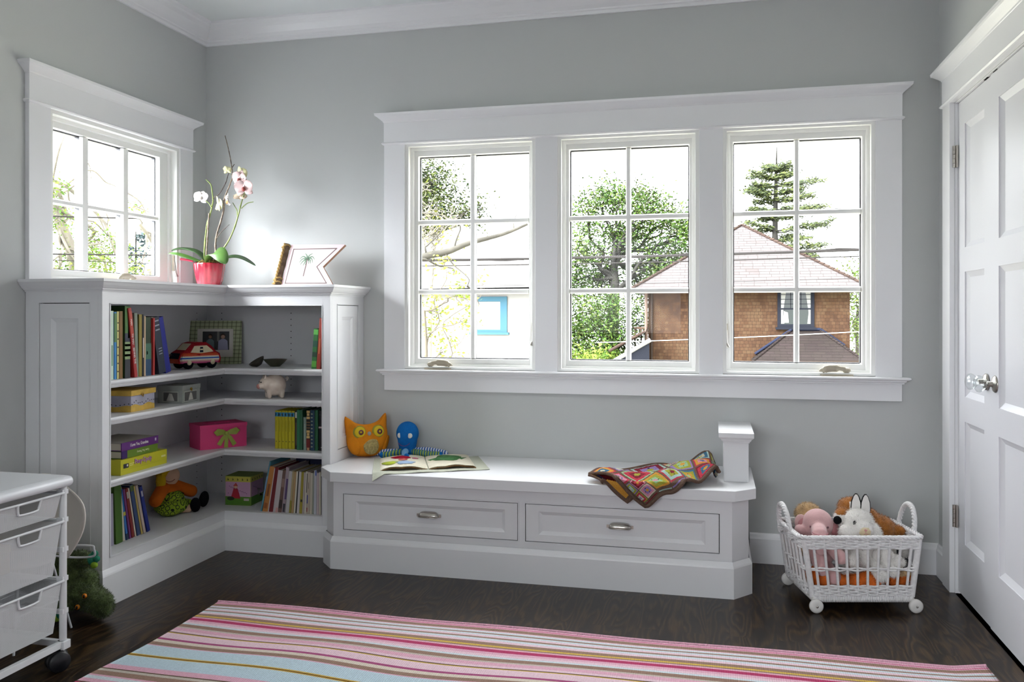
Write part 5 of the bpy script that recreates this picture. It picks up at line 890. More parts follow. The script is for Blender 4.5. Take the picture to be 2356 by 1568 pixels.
for s_ in (1, -1):
    o0 = len(vv)
    for f_, z in rings: vv += [(cc.x+(p.x-cc.x)*f_, cc.y+(p.y-cc.y)*f_, s_*z*(1 if s_ > 0 else .85)) for p in q]
    for r_ in range(len(rings)-1):
        for i in range(N): a = o0+r_*N+i; b = o0+r_*N+(i+1) % N; ff.append((a, b, b+N, a+N) if s_ > 0 else (a, a+N, b+N, b))
    e = o0+(len(rings)-1)*N; ff.append(tuple(range(e, e+N)) if s_ > 0 else tuple(range(e, e+N))[::-1])
m = MB(); m.add(vv, ff, M_OWL, OW, True); o = m.build('body', t); w_ = o.modifiers.new('w', 'WELD'); w_.merge_threshold = .0005; ss = o.modifiers.new('s', 'SUBSURF'); ss.levels = ss.render_levels = 1
def disc(mb, c, r, z0, mat, M, n=24, dome=.004, ry=None, tilt=0.):
    ry = ry or r; k = 5; vv = [(c[0], c[1], z0+dome)]; ff = []
    for j in range(1, k+1):
        f = j/k
        for i in range(n): a = 2*pi*i/n; vv.append((c[0]+r*f*cos(a), c[1]+ry*f*sin(a), z0+dome*(1-f*f)+tilt*r*f*cos(a)))
    ff += [(0, 1+i, 1+(i+1) % n) for i in range(n)]
    for j in range(k-1):
        for i in range(n): a = 1+j*n; ff.append((a+i, a+n+i, a+n+(i+1) % n, a+(i+1) % n))
    o = len(vv); vv += [(c[0]+r*cos(2*pi*i/n), c[1]+ry*sin(2*pi*i/n), z0-.014+tilt*r*cos(2*pi*i/n)) for i in range(n)]; a = 1+(k-1)*n; ff += [(a+i, o+i, o+(i+1) % n, a+(i+1) % n) for i in range(n)]; mb.add(vv, ff, mat, M, True)
for x, tl in ((-.044, .10), (.050, -.12)):
    m = MB(); disc(m, (x, .122), .031, .052, M_EO, OW, tilt=tl); disc(m, (x+.002, .122), .026, .0555, M_EY, OW, tilt=tl); disc(m, (x+.006, .120), .0135, .0585, M_PUP, OW, tilt=tl); disc(m, (x+.006, .120), .005, .0625, M_EY, OW); m.build('eye', t)
m = MB(); disc(m, (.004, .112), .009, .0585, M_GREYF, OW, ry=.010); m.build('beak', t); m = MB(); disc(m, (.012, .052), .038, .054, M_BELLY, OW, ry=.043, dome=.006); m.build('belly_patch', t)
for x, r in ((-.066, .25), (.095, -.35)): m = MB(); m.ell((x, .058, .038 if x < 0 else .012), (.026, .046, .010), M_OWL, OW, rot=(0, (-.5 if x < 0 else 1.1), r)); m.build('wing', t)
# blue octopus with striped legs
def stripes(name, c1, c2, sc): 
    m = bpy.data.materials.new(name); m.use_nodes = True; n = m.node_tree.nodes; L = m.node_tree.links; tc = n.new('ShaderNodeTexCoord'); w = n.new('ShaderNodeTexWave'); w.bands_direction = 'X'; w.inputs['Scale'].default_value = sc; w.inputs['Distortion'].default_value = .6; L.new(tc.outputs['Object'], w.inputs['Vector']); r = n.new('ShaderNodeValToRGB'); r.color_ramp.interpolation = 'CONSTANT'; r.color_ramp.elements[0].color = (*lin(c1), 1); r.color_ramp.elements[1].position = .5; r.color_ramp.elements[1].color = (*lin(c2), 1); L.new(w.outputs['Fac'], r.inputs[0]); L.new(r.outputs[0], n['Principled BSDF'].inputs['Base Color']); n['Principled BSDF'].inputs['Roughness'].default_value = .9; return m
M_OB = pm('blue_knit', '#1668b5', .9, bump=.5, bscale=320, var=.06, vscale=60); M_SB = stripes('blue_white_stripe_knit', '#2a56a0', '#d3d9e2', 24); M_SG = stripes('teal_green_stripe_knit', '#1f5f86', '#93a746', 24); M_SC = stripes('pale_blue_knit', '#4f8fc2', '#7fb0d6', 60)
t = thing('octopus_toy', (1.19, -.10, .44), 'blue knitted octopus toy with striped legs beside the owl cushion', 'toy')
blob('body', [('e', (1.193, -.085, .553), (.058, .05, .060)), ('c', [(1.193, -.085, .55), (1.193, -.085, .475)], [.055, .042]), ('e', (1.193, -.09, .462), (.046, .042, .020))], [M_OB], t, .005)
for x in (1.168, 1.222): m = MB(); disc(m, (x, .548), .0105, .0, pm('white_felt', '#d9d9d5', .9), Mat.Translation((0, -.133 if x > 1.2 else -.132, 0)) @ frame3((0, 0, 0), (1, 0, 0), (0, 0, 1)), ry=.0125); m.build('eye', t)
m = MB(); m.tube([(1.163+.006*i, -.1385+.0004*(i-5)**2*.35, .512-.0010*(25-(i-5)**2)*.6) for i in range(11)], .0016, flat('#6a3a78')); m.build('mouth', t)
for pts, mt in (([(1.16, -.10, .462), (1.10, -.12, .462), (1.04, -.125, .457), (1.012, -.125, .457)], M_SB), ([(1.175, -.12, .466), (1.145, -.145, .462), (1.118, -.168, .457), (1.098, -.182, .457)], M_SG), ([(1.20, -.13, .470), (1.205, -.155, .468), (1.215, -.18, .458), (1.226, -.19, .457)], M_SC), ([(1.22, -.10, .465), (1.27, -.11, .463), (1.32, -.11, .457), (1.37, -.105, .457)], M_SG), ([(1.23, -.08, .468), (1.29, -.07, .470), (1.34, -.065, .464), (1.385, -.07, .458)], M_SB)):
    m = MB(); P = smooth_path(pts, 6); m.tube(P, [.0155]*(len(P)-1)+[.0145], mt, n=14); m.ell(tuple(P[-1]), .0145, M_OB if mt is not M_SB else mt); m.build('leg', t)
# open cloth book
M_CLB = pm('sage_cloth', '#b5b7a8', .9, bump=.3, bscale=240); M_CLP = pm('cream_cloth', '#d9d2bf', .92, bump=.4, bscale=260, var=.05, vscale=30); M_EDGE = pm('brown_cloth_edge', '#8a6238', .9, var=.25, vscale=60)
t = thing('cloth_book', (1.38, -.32, .44), 'open fabric picture book with coloured patches lying on the bench edge', 'book')
def sheet(mb, A, B, C, D, zf, mat, nx=24, ny=14, th=.002, ed=None):
    """quilted sheet through four xy corners with height zf(s,t)"""
    A, B, C, D = map(Vec, (A, B, C, D)); P = []
    for j in range(ny+1):
        for i in range(nx+1): s, q = i/nx, j/ny; p = (A*(1-s)+B*s)*(1-q)+(D*(1-s)+C*s)*q; P.append((p.x, p.y, zf(s, q)-(max(0, -.574-p.y)*1.15 if p.y < -.574 else 0)))
    n = len(P); low = [(x, y, z-th) for x, y, z in P]; W_ = nx+1; F = [(j*W_+i, j*W_+i+1, (j+1)*W_+i+1, (j+1)*W_+i) for j in range(ny) for i in range(nx)]; mb.add(P, F, mat, None, True); mb.add(low, [f[::-1] for f in F], ed or mat, None, True)
    per = [i for i in range(nx)]+[j*W_+nx for j in range(ny)]+[ny*W_+nx-i for i in range(nx)]+[(ny-j)*W_ for j in range(ny)]; mb.add([P[i] for i in per]+[low[i] for i in per], [(i, len(per)+i, len(per)+(i+1) % len(per), (i+1) % len(per)) for i in range(len(per))], ed or mat)
dr = lambda s, q: -.030*max(0, 1-s*9)*max(0, 1-q*5)**1.0        # front-left cover corner droops over the edge
m = MB(); sheet(m, (1.222, -.600), (1.690, -.352), (1.545, -.030), (1.070, -.215), lambda s, q: .4445+.003*sin(s*19)*max(0, .5-q), M_CLB, 30, 16, .0022); m.build('cover', t)
def lerp4(s, q): A, B, C, D = Vec((1.225, -.523)), Vec((1.625, -.342)), Vec((1.500, -.045)), Vec((1.100, -.222)); return (A*(1-s)+B*s)*(1-q)+(D*(1-s)+C*s)*q
def zpage(s, q): return .4465+.0135*sin(pi*min(1, abs(s-.5)*2))**.55+.0025*sin(q*17+s*9)*(.3+abs(.5-q))+.004*max(0, .12-q)*8*abs(sin(s*14))
for k in range(3):
    m = MB(); e = .004*k; lift = .0034*k
    for a, b in ((0.0, .494), (.506, 1.0)): sheet(m, lerp4(a+e*.6*(a < .1), e), lerp4(b-e*.6*(b > .9), e), lerp4(b-e*.6*(b > .9), 1-e), lerp4(a+e*.6*(a < .1), 1-e), lambda s, q, a=a, b=b, l=lift: zpage(a+(b-a)*s, q)-.0075+l, M_CLP, 18, 12, .0018, M_EDGE if k < 2 else M_CLP)
    m.build('page', t)
def patch(poly, mat, dz=.0012):
    mb = MB(); P = [lerp4(s, q) for s, q in poly]; Z = [zpage(s, q)-.0075+.0068+dz for s, q in poly]; c = sum(P, Vec((0, 0)))/len(P); zc = max(zpage(sum(a for a, b in poly)/len(poly), sum(b for a, b in poly)/len(poly)), sum(Z)/len(Z)-dz+.0007)-.0007+dz; n = len(P)
    mb.add([(p.x, p.y, z) for p, z in zip(P, Z)]+[(c.x, c.y, zc)], [(i, (i+1) % n, n) for i in range(n)], mat, None, True); o = mb.build('applique', t); s_ = o.modifiers.new('s', 'SOLIDIFY'); s_.thickness = .0016; s_.offset = 1
el = lambda cx, cy, rx, ry, n=14, w=.0, k=3: [(cx+rx*(1+w*sin(k*a))*cos(a), cy+ry*(1+w*sin(k*a))*sin(a)) for a in [2*pi*i/n for i in range(n)]]
patch([(.12, .80), (.16, .70), (.30, .66), (.34, .72), (.32, .86), (.27, .95), (.20, .93)], pm('red_felt', '#a81230', .9)); patch(el(.385, .72, .035, .06), pm('rose_felt', '#c26a86', .9)); patch(el(.11, .40, .085, .12, 16, .15), pm('lime_felt', '#a9b53e', .9)); patch(el(.27, .36, .10, .13, 18, .18, 5), pm('powder_blue_felt', '#9fb4d2', .9)); patch(el(.25, .60, .05, .05), pm('coral_felt', '#d0716a', .9)); patch(el(.73, .62, .15, .22, 20, .14, 4), pm('leaf_green_felt', '#4d7a4c', .9, var=.25, vscale=50)); patch([(.52, .66), (.62, .74), (.64, .60), (.54, .55)], pm('leaf_green_felt', '')); patch([(.86, .66), (.95, .70), (.88, .54)], pm('leaf_green_felt', ''))
# crochet blanket
M_B = [pm('crochet_'+c, c, .95, bump=.8, bscale=300) for c in ('#6b5549', '#b5394a', '#c9849a', '#93b48c', '#8d78ad', '#c9903c', '#3f6a86', '#9fb9b4', '#7a2430', '#9a9a3a')]
t = thing('crochet_blanket', (2.45, -.40, .44), 'multicoloured granny-square crochet blanket draped over the bench front', 'blanket')
NX, NY = 150, 90; M_B.append(pm('crochet_cream', '#c4bfa8', .95, bump=.8, bscale=300))
bl = [(2.170, -.485), (2.235, -.36), (2.413, -.236), (2.563, -.16), (2.685, -.25)]      # back edge, left to right
fl_ = [(2.416, -.642), (2.495, -.598), (2.560, -.566), (2.63, -.515), (2.706, -.405)]   # front edge, left to right
def pl(P, s): return SPL[id(P)][min(int(s*100), 100)]
SPL = {id(P): (lambda Q: [Q[min(len(Q)-1, int(i*(len(Q)-1)/100))].lerp(Q[min(len(Q)-1, int(i*(len(Q)-1)/100)+1)], i*(len(Q)-1)/100 % 1) for i in range(101)])([Vec((v.x, v.y)) for v in smooth_path([(x, y, 0) for x, y in P], 10)]) for P in (bl, fl_)}
def sms(x): x = max(0, min(1, x)); return x*x*(3-2*x)
def bpt(s, q):
    k = s*100; i = min(int(k), 99); a = SPL[id(bl)][i].lerp(SPL[id(bl)][i+1], k-i); b = SPL[id(fl_)][i].lerp(SPL[id(fl_)][i+1], k-i)
    p = a.lerp(b, q); z = .470+.018*sin(s*8+q*4+.6)*sin(q*3.1+.2)+.010*sin(s*15-q*7)*sms(s*5)+.016*sin(pi*s)*sin(pi*q)+.058*sms((s-.70)/.22)*(1-.75*sms((s-.93)/.07))*(1-.35*q); y = p.y
    z = max(z, .4535)
    if y < -.562: over = -.562-y; z = z-over*1.05-max(0, over-.02)*.35; y = -.578-.010*sin(s*17)-min(over, .02)*.4
    return Vec((p.x, y, max(z, .36 if y < -.56 else .4535)))
def bmat(i, j):
    u, v = i/NX*5.3+.08, j/NY*3.15+.02; k = (int(u), int(v)); small = k in ((0, 2), (3, 0)); fu, fv = u-k[0], v-k[1]
    if small: k = (k[0], k[1], int(fu*2), int(fv*2)); fu, fv = fu*2 % 1, fv*2 % 1
    r = random.Random(hash(k) % 9973); cs = r.sample(range(1, 11), 4); d = max(abs(fu-.5), abs(fv-.5)); e = math.hypot(fu-.5, fv-.5)
    if abs(fu-.5) < .02*(2 if small else 1) and .16 < abs(fv-.5) < .21 or abs(fv-.5) < .02*(2 if small else 1) and .16 < abs(fu-.5) < .21: return M_DARK
    return M_B[0] if d > .455 else M_B[cs[0]] if d > .38 else M_B[cs[1]] if d > .24 else M_B[cs[2]] if e > .12 else M_B[cs[3]]
V_ = [[bpt(i/NX, j/NY) for i in range(NX+1)] for j in range(NY+1)]
m = MB()
for j in range(NY):
    for i in range(NX): m.add([V_[j][i], V_[j][i+1], V_[j+1][i+1], V_[j+1][i]], [(0, 3, 2, 1)], bmat(i, j) if 3 < i and 1 < j < NY-2 else M_B[0], None, True)
o = m.build('blanket', t); wl = o.modifiers.new('w', 'WELD'); wl.merge_threshold = 1e-5; so_ = o.modifiers.new('s', 'SOLIDIFY'); so_.thickness = .011; so_.offset = -1; tx = bpy.data.textures.new('knit', 'CLOUDS'); tx.noise_scale = .012; dm = o.modifiers.new('k', 'DISPLACE'); dm.texture = tx; dm.strength = .005; dm.mid_level = .5
m = MB(); P = [bpt(0, q/20)+Vec((-.004, 0, -.004)) for q in range(21)]+[bpt(s/40, 1)+Vec((0, -.003, -.004)) for s in range(1, 41)]; m.tube(P, .0075, M_B[0], n=8); P = [bpt(s/40, 0)+Vec((0, .003, -.003)) for s in range(41)]; m.tube(P, .0075, M_B[0], n=8); m.build('border', t)
m = MB()
def bp2(s, q):
    p = bpt(s*.30, .30+q*.70)+Vec((-.078, .012, -.014)); return Vec((p.x, p.y if p.y > -.57 else min(p.y, -.580), max(p.z, .4425) if p.y > -.572 else p.z+.016))
V2 = [[bp2(i/24, j/30) for i in range(25)] for j in range(31)]
for j in range(30):
    for i in range(24): m.add([V2[j][i], V2[j][i+1], V2[j+1][i+1], V2[j+1][i]], [(0, 3, 2, 1)], M_B[0] if i < 4 or j > 26 else M_B[5] if i < 9 else M_B[4] if i < 12 else M_B[1], None, True)
o = m.build('under_fold', t); wl = o.modifiers.new('w', 'WELD'); wl.merge_threshold = 1e-5; so_ = o.modifiers.new('s', 'SOLIDIFY'); so_.thickness = .008; so_.offset = -1
# ============================================================ striped rug
def rug():
    t = thing('striped_rug', (2.15, -2.0, 0), 'large pink, brown and pale blue striped cotton rug on the dark floor', 'rug')
    P_, BR, LB_, RS, GY, YL, CR, DK, PL = '#d3a3b4', '#8f7466', '#c3cdd2', '#a93c62', '#b9b0a4', '#c9a950', '#cfc4b4', '#5d4a3c', '#d9bcc6'
    seq = [(.030, P_), (.006, RS), (.010, P_), (.034, BR), (.012, PL), (.016, LB_), (.014, BR), (.018, LB_), (.020, PL), (.016, BR), (.022, LB_), (.022, PL), (.030, BR), (.016, YL), (.012, BR), (.014, P_), (.030, RS), (.024, P_), (.022, PL), (.018, LB_), (.034, BR), (.014, GY), (.034, P_), (.022, PL), (.009, DK), (.007, YL), (.062, PL), (.020, '#9c4c74'), (.030, CR), (.034, BR), (.008, P_), (.105, '#b5c8d2'), (.008, YL), (.012, '#7a5a2a'), (.006, YL), (.110, '#b5c8d2'), (.045, P_), (.010, DK), (.022, GY), (.042, BR), (.014, P_), (.030, LB_), (.034, P_), (.010, DK), (.012, RS), (.036, BR), (.022, P_), (.034, LB_), (.030, BR), (.030, P_), (.026, LB_), (.022, RS), (.024, PL), (.040, BR), (.020, YL), (.034, P_), (.060, '#b5c8d2'), (.030, BR), (.034, PL), (.022, RS), (.040, P_)]; seq += [(.03, BR), (.02, LB_), (.03, P_), (.02, GY)]*3+seq[:30]
    seq = [(w*.69, c) for w, c in seq]; yb = -1.066; X0, X1 = .765, 3.533; NX = 150; mats = {}
    def wob(x, d): return .010*sin(x*2.3+.6)*min(1, d*2.5)+.012*math.exp(-((x-1.3)/.25)**2)*min(1, d*3)-.012*math.exp(-((x-1.75)/.3)**2)*min(1, d*2)+.003*sin(x*9+d*3)
    def zz(x, d): return .006+.003*max(0, sin(x*2.6-1.2)*sin(d*4+1))+.0022*sin(x*7+d*11)+(.014*max(0, 1-(X1-x)/.10)*max(0, 1-d/.25))
    rows = [0]
    for w, c in seq: rows.append(rows[-1]+w)
    m = MB(); tot = rows[-1]
    def pt(x, d): return (x+(.014*sin(d*6) if x < .8 else .010*sin(d*7) if x > 3.5 else 0), yb-d+wob(x, d)*min(1, d*4)-(0.0), zz(x, d))
    for k, (w, c) in enumerate(seq):
        mt = mats.setdefault(c, rug_mat(c)); n = max(1, int(w/.03)); vv = []
        for j in range(n+1):
            d = rows[k]+w*j/n; vv += [pt(X0+(X1-X0)*i/NX, d) for i in range(NX+1)]
        W_ = NX+1; m.add(vv, [(j*W_+i, (j+1)*W_+i, (j+1)*W_+i+1, j*W_+i+1) for j in range(n) for i in range(NX)], mt, None, True)
    E_ = [pt(X0+(X1-X0)*i/NX, 0) for i in range(NX+1)]; m.add(E_+[(x, y+.002, 0) for x, y, z in E_], [(i, i+1, NX+2+i, NX+1+i) for i in range(NX)], mats[P_])
    for X in (X0, X1):
        for k, (w, c) in enumerate(seq):
            n = max(1, int(w/.03)); Q = [pt(X, rows[k]+w*j/n) for j in range(n+1)]; m.add(Q+[(x, y, 0) for x, y, z in Q], [(j, j+1, n+2+j, n+1+j) for j in range(n)], mats[c])
    o = m.build('weave', t); w_ = o.modifiers.new('w', 'WELD'); w_.merge_threshold = 1e-5
    h = MB(); h.tube([Vec(pt(X0+(X1-X0)*i/NX, .004))+Vec((0, 0, -.001)) for i in range(NX+1)], .0065, mats[P_], n=8); h.build('hem', t)
def rug_mat(c):
    m = pm('rug_'+c.lstrip('#'), c, .95); n = m.node_tree.nodes; L = m.node_tree.links; tc = n.new('ShaderNodeTexCoord')
    w = n.new('ShaderNodeTexWave'); w.bands_direction = 'X'; w.inputs['Scale'].default_value = 45; w.inputs['Distortion'].default_value = 1.2; w.inputs['Detail'].default_value = 2; L.new(tc.outputs['Object'], w.inputs['Vector'])
    no = n.new('ShaderNodeTexNoise'); no.inputs['Scale'].default_value = 160; L.new(tc.outputs['Object'], no.inputs['Vector']); a = n.new('ShaderNodeMath'); a.operation = 'ADD'; L.new(w.outputs['Fac'], a.inputs[0]); L.new(no.outputs['Fac'], a.inputs[1])
    b = n.new('ShaderNodeBump'); b.inputs['Strength'].default_value = .35; b.inputs['Distance'].default_value = .003; L.new(a.outputs[0], b.inputs['Height']); L.new(b.outputs[0], n['Principled BSDF'].inputs['Normal'])
    x = n.new('ShaderNodeMix'); x.data_type = 'RGBA'; x.blend_type = 'MULTIPLY'; x.inputs['Factor'].default_value = 1; x.inputs['A'].default_value = (*lin(c), 1); r = n.new('ShaderNodeValToRGB'); L.new(no.outputs['Fac'], r.inputs[0]); r.color_ramp.elements[0].position = .3; r.color_ramp.elements[0].color = (.84, .84, .84, 1); r.color_ramp.elements[1].position = .7; r.color_ramp.elements[1].color = (1, 1, 1, 1); L.new(r.outputs[0], x.inputs['B']); L.new(x.outputs['Result'], n['Principled BSDF'].inputs['Base Color']); return m
rug()
# ============================================================ wicker toy basket on wheels
t = bk = thing('wicker_basket', (3.22, -.43, 0), 'white wicker toy basket on four wooden wheels full of stuffed animals', 'basket')
M_WK = pm('white_painted_wicker', '#dedcdd', .45, var=.06, vscale=90, bump=.15, bscale=150); M_WW = pm('worn_white_wood', '#d5d2cf', .5, var=.05, vscale=40)
UB = Vec((.973, .233, 0)); VB = Vec((-.233, .973, 0)); OB = Vec((3.062, -.612, 0))
def B(u, v, z): return OB+UB*u+VB*v+Vec((0, 0, z))
def wall(z): k = z/.30; return (-.004-.060*k, .380+.028*k, -.0-.032*k, .300-.038*k)     # u0,u1,v0,v1 grow with height
def loop(z, off=0., r=.03, n=96):
    u0, u1, v0, v1 = wall(z); u0 -= off; u1 += off; v0 -= off; v1 += off; per = []; L = [(u0+r, v0), (u1-r, v0), (u1, v0+r), (u1, v1-r), (u1-r, v1), (u0+r, v1), (u0, v1-r), (u0, v0+r)]; pts = []
    cs = [(u1-r, v0+r, -pi/2), (u1-r, v1-r, 0), (u0+r, v1-r, pi/2), (u0+r, v0+r, pi)]
    segs = [((u0+r, v0), (u1-r, v0)), ((u1, v0+r), (u1, v1-r)), ((u1-r, v1), (u0+r, v1)), ((u0, v1-r), (u0, v0+r))]
    for i in range(4):
        a, b = segs[i]; l = math.hypot(b[0]-a[0], b[1]-a[1]); k = max(2, int(l/.0065))
        pts += [(a[0]+(b[0]-a[0])*j/k, a[1]+(b[1]-a[1])*j/k) for j in range(k)]; c = cs[i]; pts += [(c[0]+r*cos(c[2]+pi/2*j/6), c[1]+r*sin(c[2]+pi/2*j/6)) for j in range(6)]
    return pts
def strand(mb, z, ph, amp=.0045, r=.0034, wl=.066, zamp=.0):
    L = loop(z); n = len(L); out = []; s = 0
    for i in range(n):
        a = L[i-1]; b = L[(i+1) % n]; d = Vec((b[0]-a[0], b[1]-a[1])).normalized(); nn = Vec((d.y, -d.x)); o = amp*sin(2*pi*s/wl+ph); out.append(B(L[i][0]+nn.x*o, L[i][1]+nn.y*o, z+zamp*cos(2*pi*s/wl+ph))); s += math.hypot(L[(i+1) % n][0]-L[i][0], L[(i+1) % n][1]-L[i][1])
    mb.tube(out, r, M_WK, n=6, closed=True)
m = MB()
for i in range(6): strand(m, .250+.0068*i, pi*i+.5*i, .005, .0042)
m.build('upper_band', t)
m = MB()
for ph in (0, 2.1, 4.2): strand(m, .2925, ph, .007, .0048, .05, .0045)
m.build('braided_rim', t)
m = MB()
for i, z in enumerate((.163, .1705)): strand(m, z, pi*i, .006, .0036, .070, .0012)
m.build('middle_band', t)
m = MB()
for i in range(6): strand(m, .066+.0068*i, pi*i+.5*i, .005, .0042)
m.build('lower_band', t)
m = MB(); q = wall(.06); m.prism([tuple(B(a, b, 0).xy) for a, b in ((q[0], q[2]), (q[1], q[2]), (q[1], q[3]), (q[0], q[3]))], .060, .068, M_WK); m.build('base', t)
def spindle(u0f, v0f, name, r):
    a = wall(.07); b = wall(.28); f = lambda w: (w[0]+(w[1]-w[0])*u0f, w[2]+(w[3]-w[2])*v0f)
    mb = MB(); mb.tube([B(*f(a), .058), B(*f(b), .285)], r, M_WK, n=8); mb.build(name, t)
for k in range(1, 11): spindle(k/11, 0, 'spindle', .0052); spindle(k/11, 1, 'spindle', .0052)
for k in range(1, 7): spindle(0, k/7, 'spindle', .0052); spindle(1, k/7, 'spindle', .0052)
for a, b in ((.025, .025), (.975, .025), (.975, .975), (.025, .975)): spindle(a, b, 'corner_post', .0115)
m = MB(); q = wall(.05)
for v in (q[2]+.004, q[3]-.004):
    m.tube([B(q[0]+.01, v, .050), B(q[1]-.01, v, .050)], .011, M_WK, n=10)
    for i in range(54): u = q[0]+.02+(q[1]-q[0]-.04)*i/53; m.tube([B(u, v+.0125*cos(a), .050+.0125*sin(a)) for a in [k*pi/5 for k in range(10)]], .0028, M_WK, n=5, closed=True)
m.build('wrapped_rail', t); m = MB()
for u in (q[0]+.012, q[1]-.012): m.tube([B(u, q[2]-.004, .047), B(u, q[3]+.004, .047)], .011, M_WW, n=10)
m.build('axle_rail', t)
for u in (.0, .383):
    for v, s_ in ((-.020, -1), (.314, 1)):
        T = Mat.Translation(B(u, v, .0265)) @ Mat.Rotation(atan2(UB.y, UB.x), 4, 'Z') @ Mat.Rotation(pi/2*(1 if s_ < 0 else -1), 4, 'X')
        m = MB(); m.lathe([(0, -.010), (.022, -.010), (.026, -.006), (.0265, 0), (.026, .006), (.022, .0095), (.012, .0105), (0, .0105)], M_WW, 28, T); m.lathe([(0, .010), (.0045, .010), (.004, .013), (0, .0135)], M_NICK, 10, T); m.build('wheel', t)
for u, lean in ((wall(.29)[0]-.004, -.12), (wall(.29)[1]+.004, .12)):
    m = MB(); vc = .132; pts = [B(u+lean*.03, vc-.062, .262), B(u+lean*.06, vc-.064, .300)]+[B(u+lean*(.06+.09*sin(a)), vc-.062*cos(a), .302+.082*sin(a)) for a in [pi*k/14 for k in range(1, 14)]]+[B(u+lean*.06, vc+.064, .300), B(u+lean*.03, vc+.062, .262)]
    S_ = smooth_path(pts, 5)
    for ph in (0, 2.1, 4.2): m.tube([p+UB*.0055*cos(i*.55+ph)+Vec((0, 0, .0055*sin(i*.55+ph))) for i, p in enumerate(S_)], .0058, M_WK, n=6)
    for dv in (-.064, .064):
        for z in (.27, .278, .286): m.tube([B(u+.013*cos(a), vc+dv+.013*sin(a), z) for a in [k*pi/5 for k in range(10)]], .0036, M_WK, n=5, closed=True)
    m.build('handle', t)
# ---- stuffed animals in the basket
M_EPK = pm('pink_velour', '#caa2a2', .9, bump=.15, bscale=260, var=.05, vscale=25, sheen=.3); M_EBL = pm('plush_eye_black', '#0d0d10', .15); M_WF = pm('white_plush', '#e2dfdb', .95, bump=.3, bscale=200, sheen=.3); M_GF = pm('ginger_plush', '#9c6228', .95, bump=.4, bscale=200, var=.22, vscale=40, sheen=.3); M_TF = pm('beige_plush', '#b99a70', .95, bump=.4, bscale=200, var=.2, vscale=40, sheen=.3); M_CRM = pm('cream_muzzle_plush', '#ddcfae', .95); M_ORP = pm('orange_plush', '#c9662a', .95, bump=.4, bscale=180, var=.25, vscale=30)
t = thing('toy_elephant', (3.10, -.48, .07), 'pink velour elephant at the left front of the basket', 'stuffed animal')
blob('body', [('e', (3.089, -.475, .306), (.060, .058, .061)), ('c', [(3.087, -.52, .297), (3.086, -.578, .291), (3.086, -.590, .24)], [.030, .030, .027]), ('e', (3.10, -.44, .20), (.065, .06, .075)), ('c', [(3.08, -.50, .19), (3.095, -.565, .15)], [.028, .026]), ('c', [(3.14, -.50, .22), (3.165, -.565, .20)], [.026, .026]), ('c', [(3.12, -.48, .14), (3.14, -.55, .115)], [.028, .030]), ('c', [(3.05, -.46, .26), (3.018, -.50, .285)], [.022, .021])], [M_EPK], t, .005)
for p, r in (((3.026, -.465, .308), (0, .3, -.5)), ((3.150, -.47, .292), (0, -.3, .6))): m = MB(); m.ell(p, (.026, .012, .032), M_EPK, rot=r); m.ell((p[0]+.004, p[1]-.007, p[2]-.004), (.020, .010, .026), pm('dusty_rose_satin', '#b57a7e', .6), rot=r); m.build('ear', t)
for x in (3.055, 3.122): MB().ell((x, -.526, .306), .0042, pm('mauve_stitch', '#6d4a52', .5)).build('eye', t)
m = MB()
for i in range(4): m.tube([(3.086+.0295*cos(a), -.580-.0312*sin(a), .298-.010*i-.003*sin(a)) for a in [pi*k/10 for k in range(11)]], .0016, pm('trunk_seam', '#b57d84', .9), n=5)
m.build('trunk_seam', t)
t = thing('toy_rabbit', (3.25, -.5, .07), 'fluffy white rabbit with black-edged ears at the front of the basket', 'stuffed animal')
blob('body', [('e', (3.240, -.490, .326), (.056, .053, .053)), ('e', (3.252, -.533, .313), (.036, .034, .030)), ('e', (3.288, -.505, .300), (.030, .03, .028)), ('e', (3.205, -.515, .290), (.042, .035, .036)), ('e', (3.29, -.50, .280), (.036, .04, .036)), ('e', (3.245, -.45, .20), (.075, .07, .085)), ('c', [(3.22, -.49, .20), (3.21, -.55, .185)], [.026, .024]), ('c', [(3.29, -.49, .17), (3.31, -.545, .14)], [.03, .03])], [M_WF, M_CRM], t, .005, fmat=lambda c: 1 if (Vec(c)-Vec((3.254, -.56, .303))).length < .021 else 0, fur=9000, flen=.0105, fseed=3, lay=1.1)
for x0, x1, y0, z1, r in ((3.234, 3.242, -.475, .436, -.15), (3.268, 3.288, -.478, .433, .12)):
    m = MB(); P = [Vec((x0, y0, .355)), Vec((x1, y0-.004, z1))]; d = (P[1]-P[0]).normalized(); R = Mat.Rotation(r, 4, 'Z'); T = Mat.Translation(P[0]) @ R; L = (P[1]-P[0]).length
    o = [(-.017, 0), (-.021, L*.3), (-.019, L*.6), (-.011, L*.88), (-.004, L), (.004, L), (.011, L*.88), (.019, L*.6), (.021, L*.3), (.017, 0)]; FE = frame3((0, 0, 0), (1, 0, 0), (0, d.y*.2, 1)); K = 10
    ins = [(a*.80, b*.955) for a, b in o]
    m.add([(a, b, 0) for a, b in o]+[(a, b, .004) for a, b in ins]+[(a*.8, b, -.007) for a, b in ins], [(i, i+1, K+i+1, K+i) for i in range(K-1)], M_EBL, T @ FE); m.add([(a, b, .004) for a, b in ins], [tuple(range(K))], M_WF, T @ FE); m.add([(a, b, 0) for a, b in o]+[(a*.8, b, -.008) for a, b in ins], [(i+1, i, K+i, K+i+1) for i in range(K-1)]+[tuple(range(K, 2*K))[::-1]], M_WF if x0 < 3.25 else M_EBL, T @ FE); m.build('ear', t, smooth=False)
for x, y, z in ((3.221, -.536, .332), (3.270, -.538, .328)): MB().ell((x, y, z), (.0085, .006, .0095), M_EBL).build('eye', t)
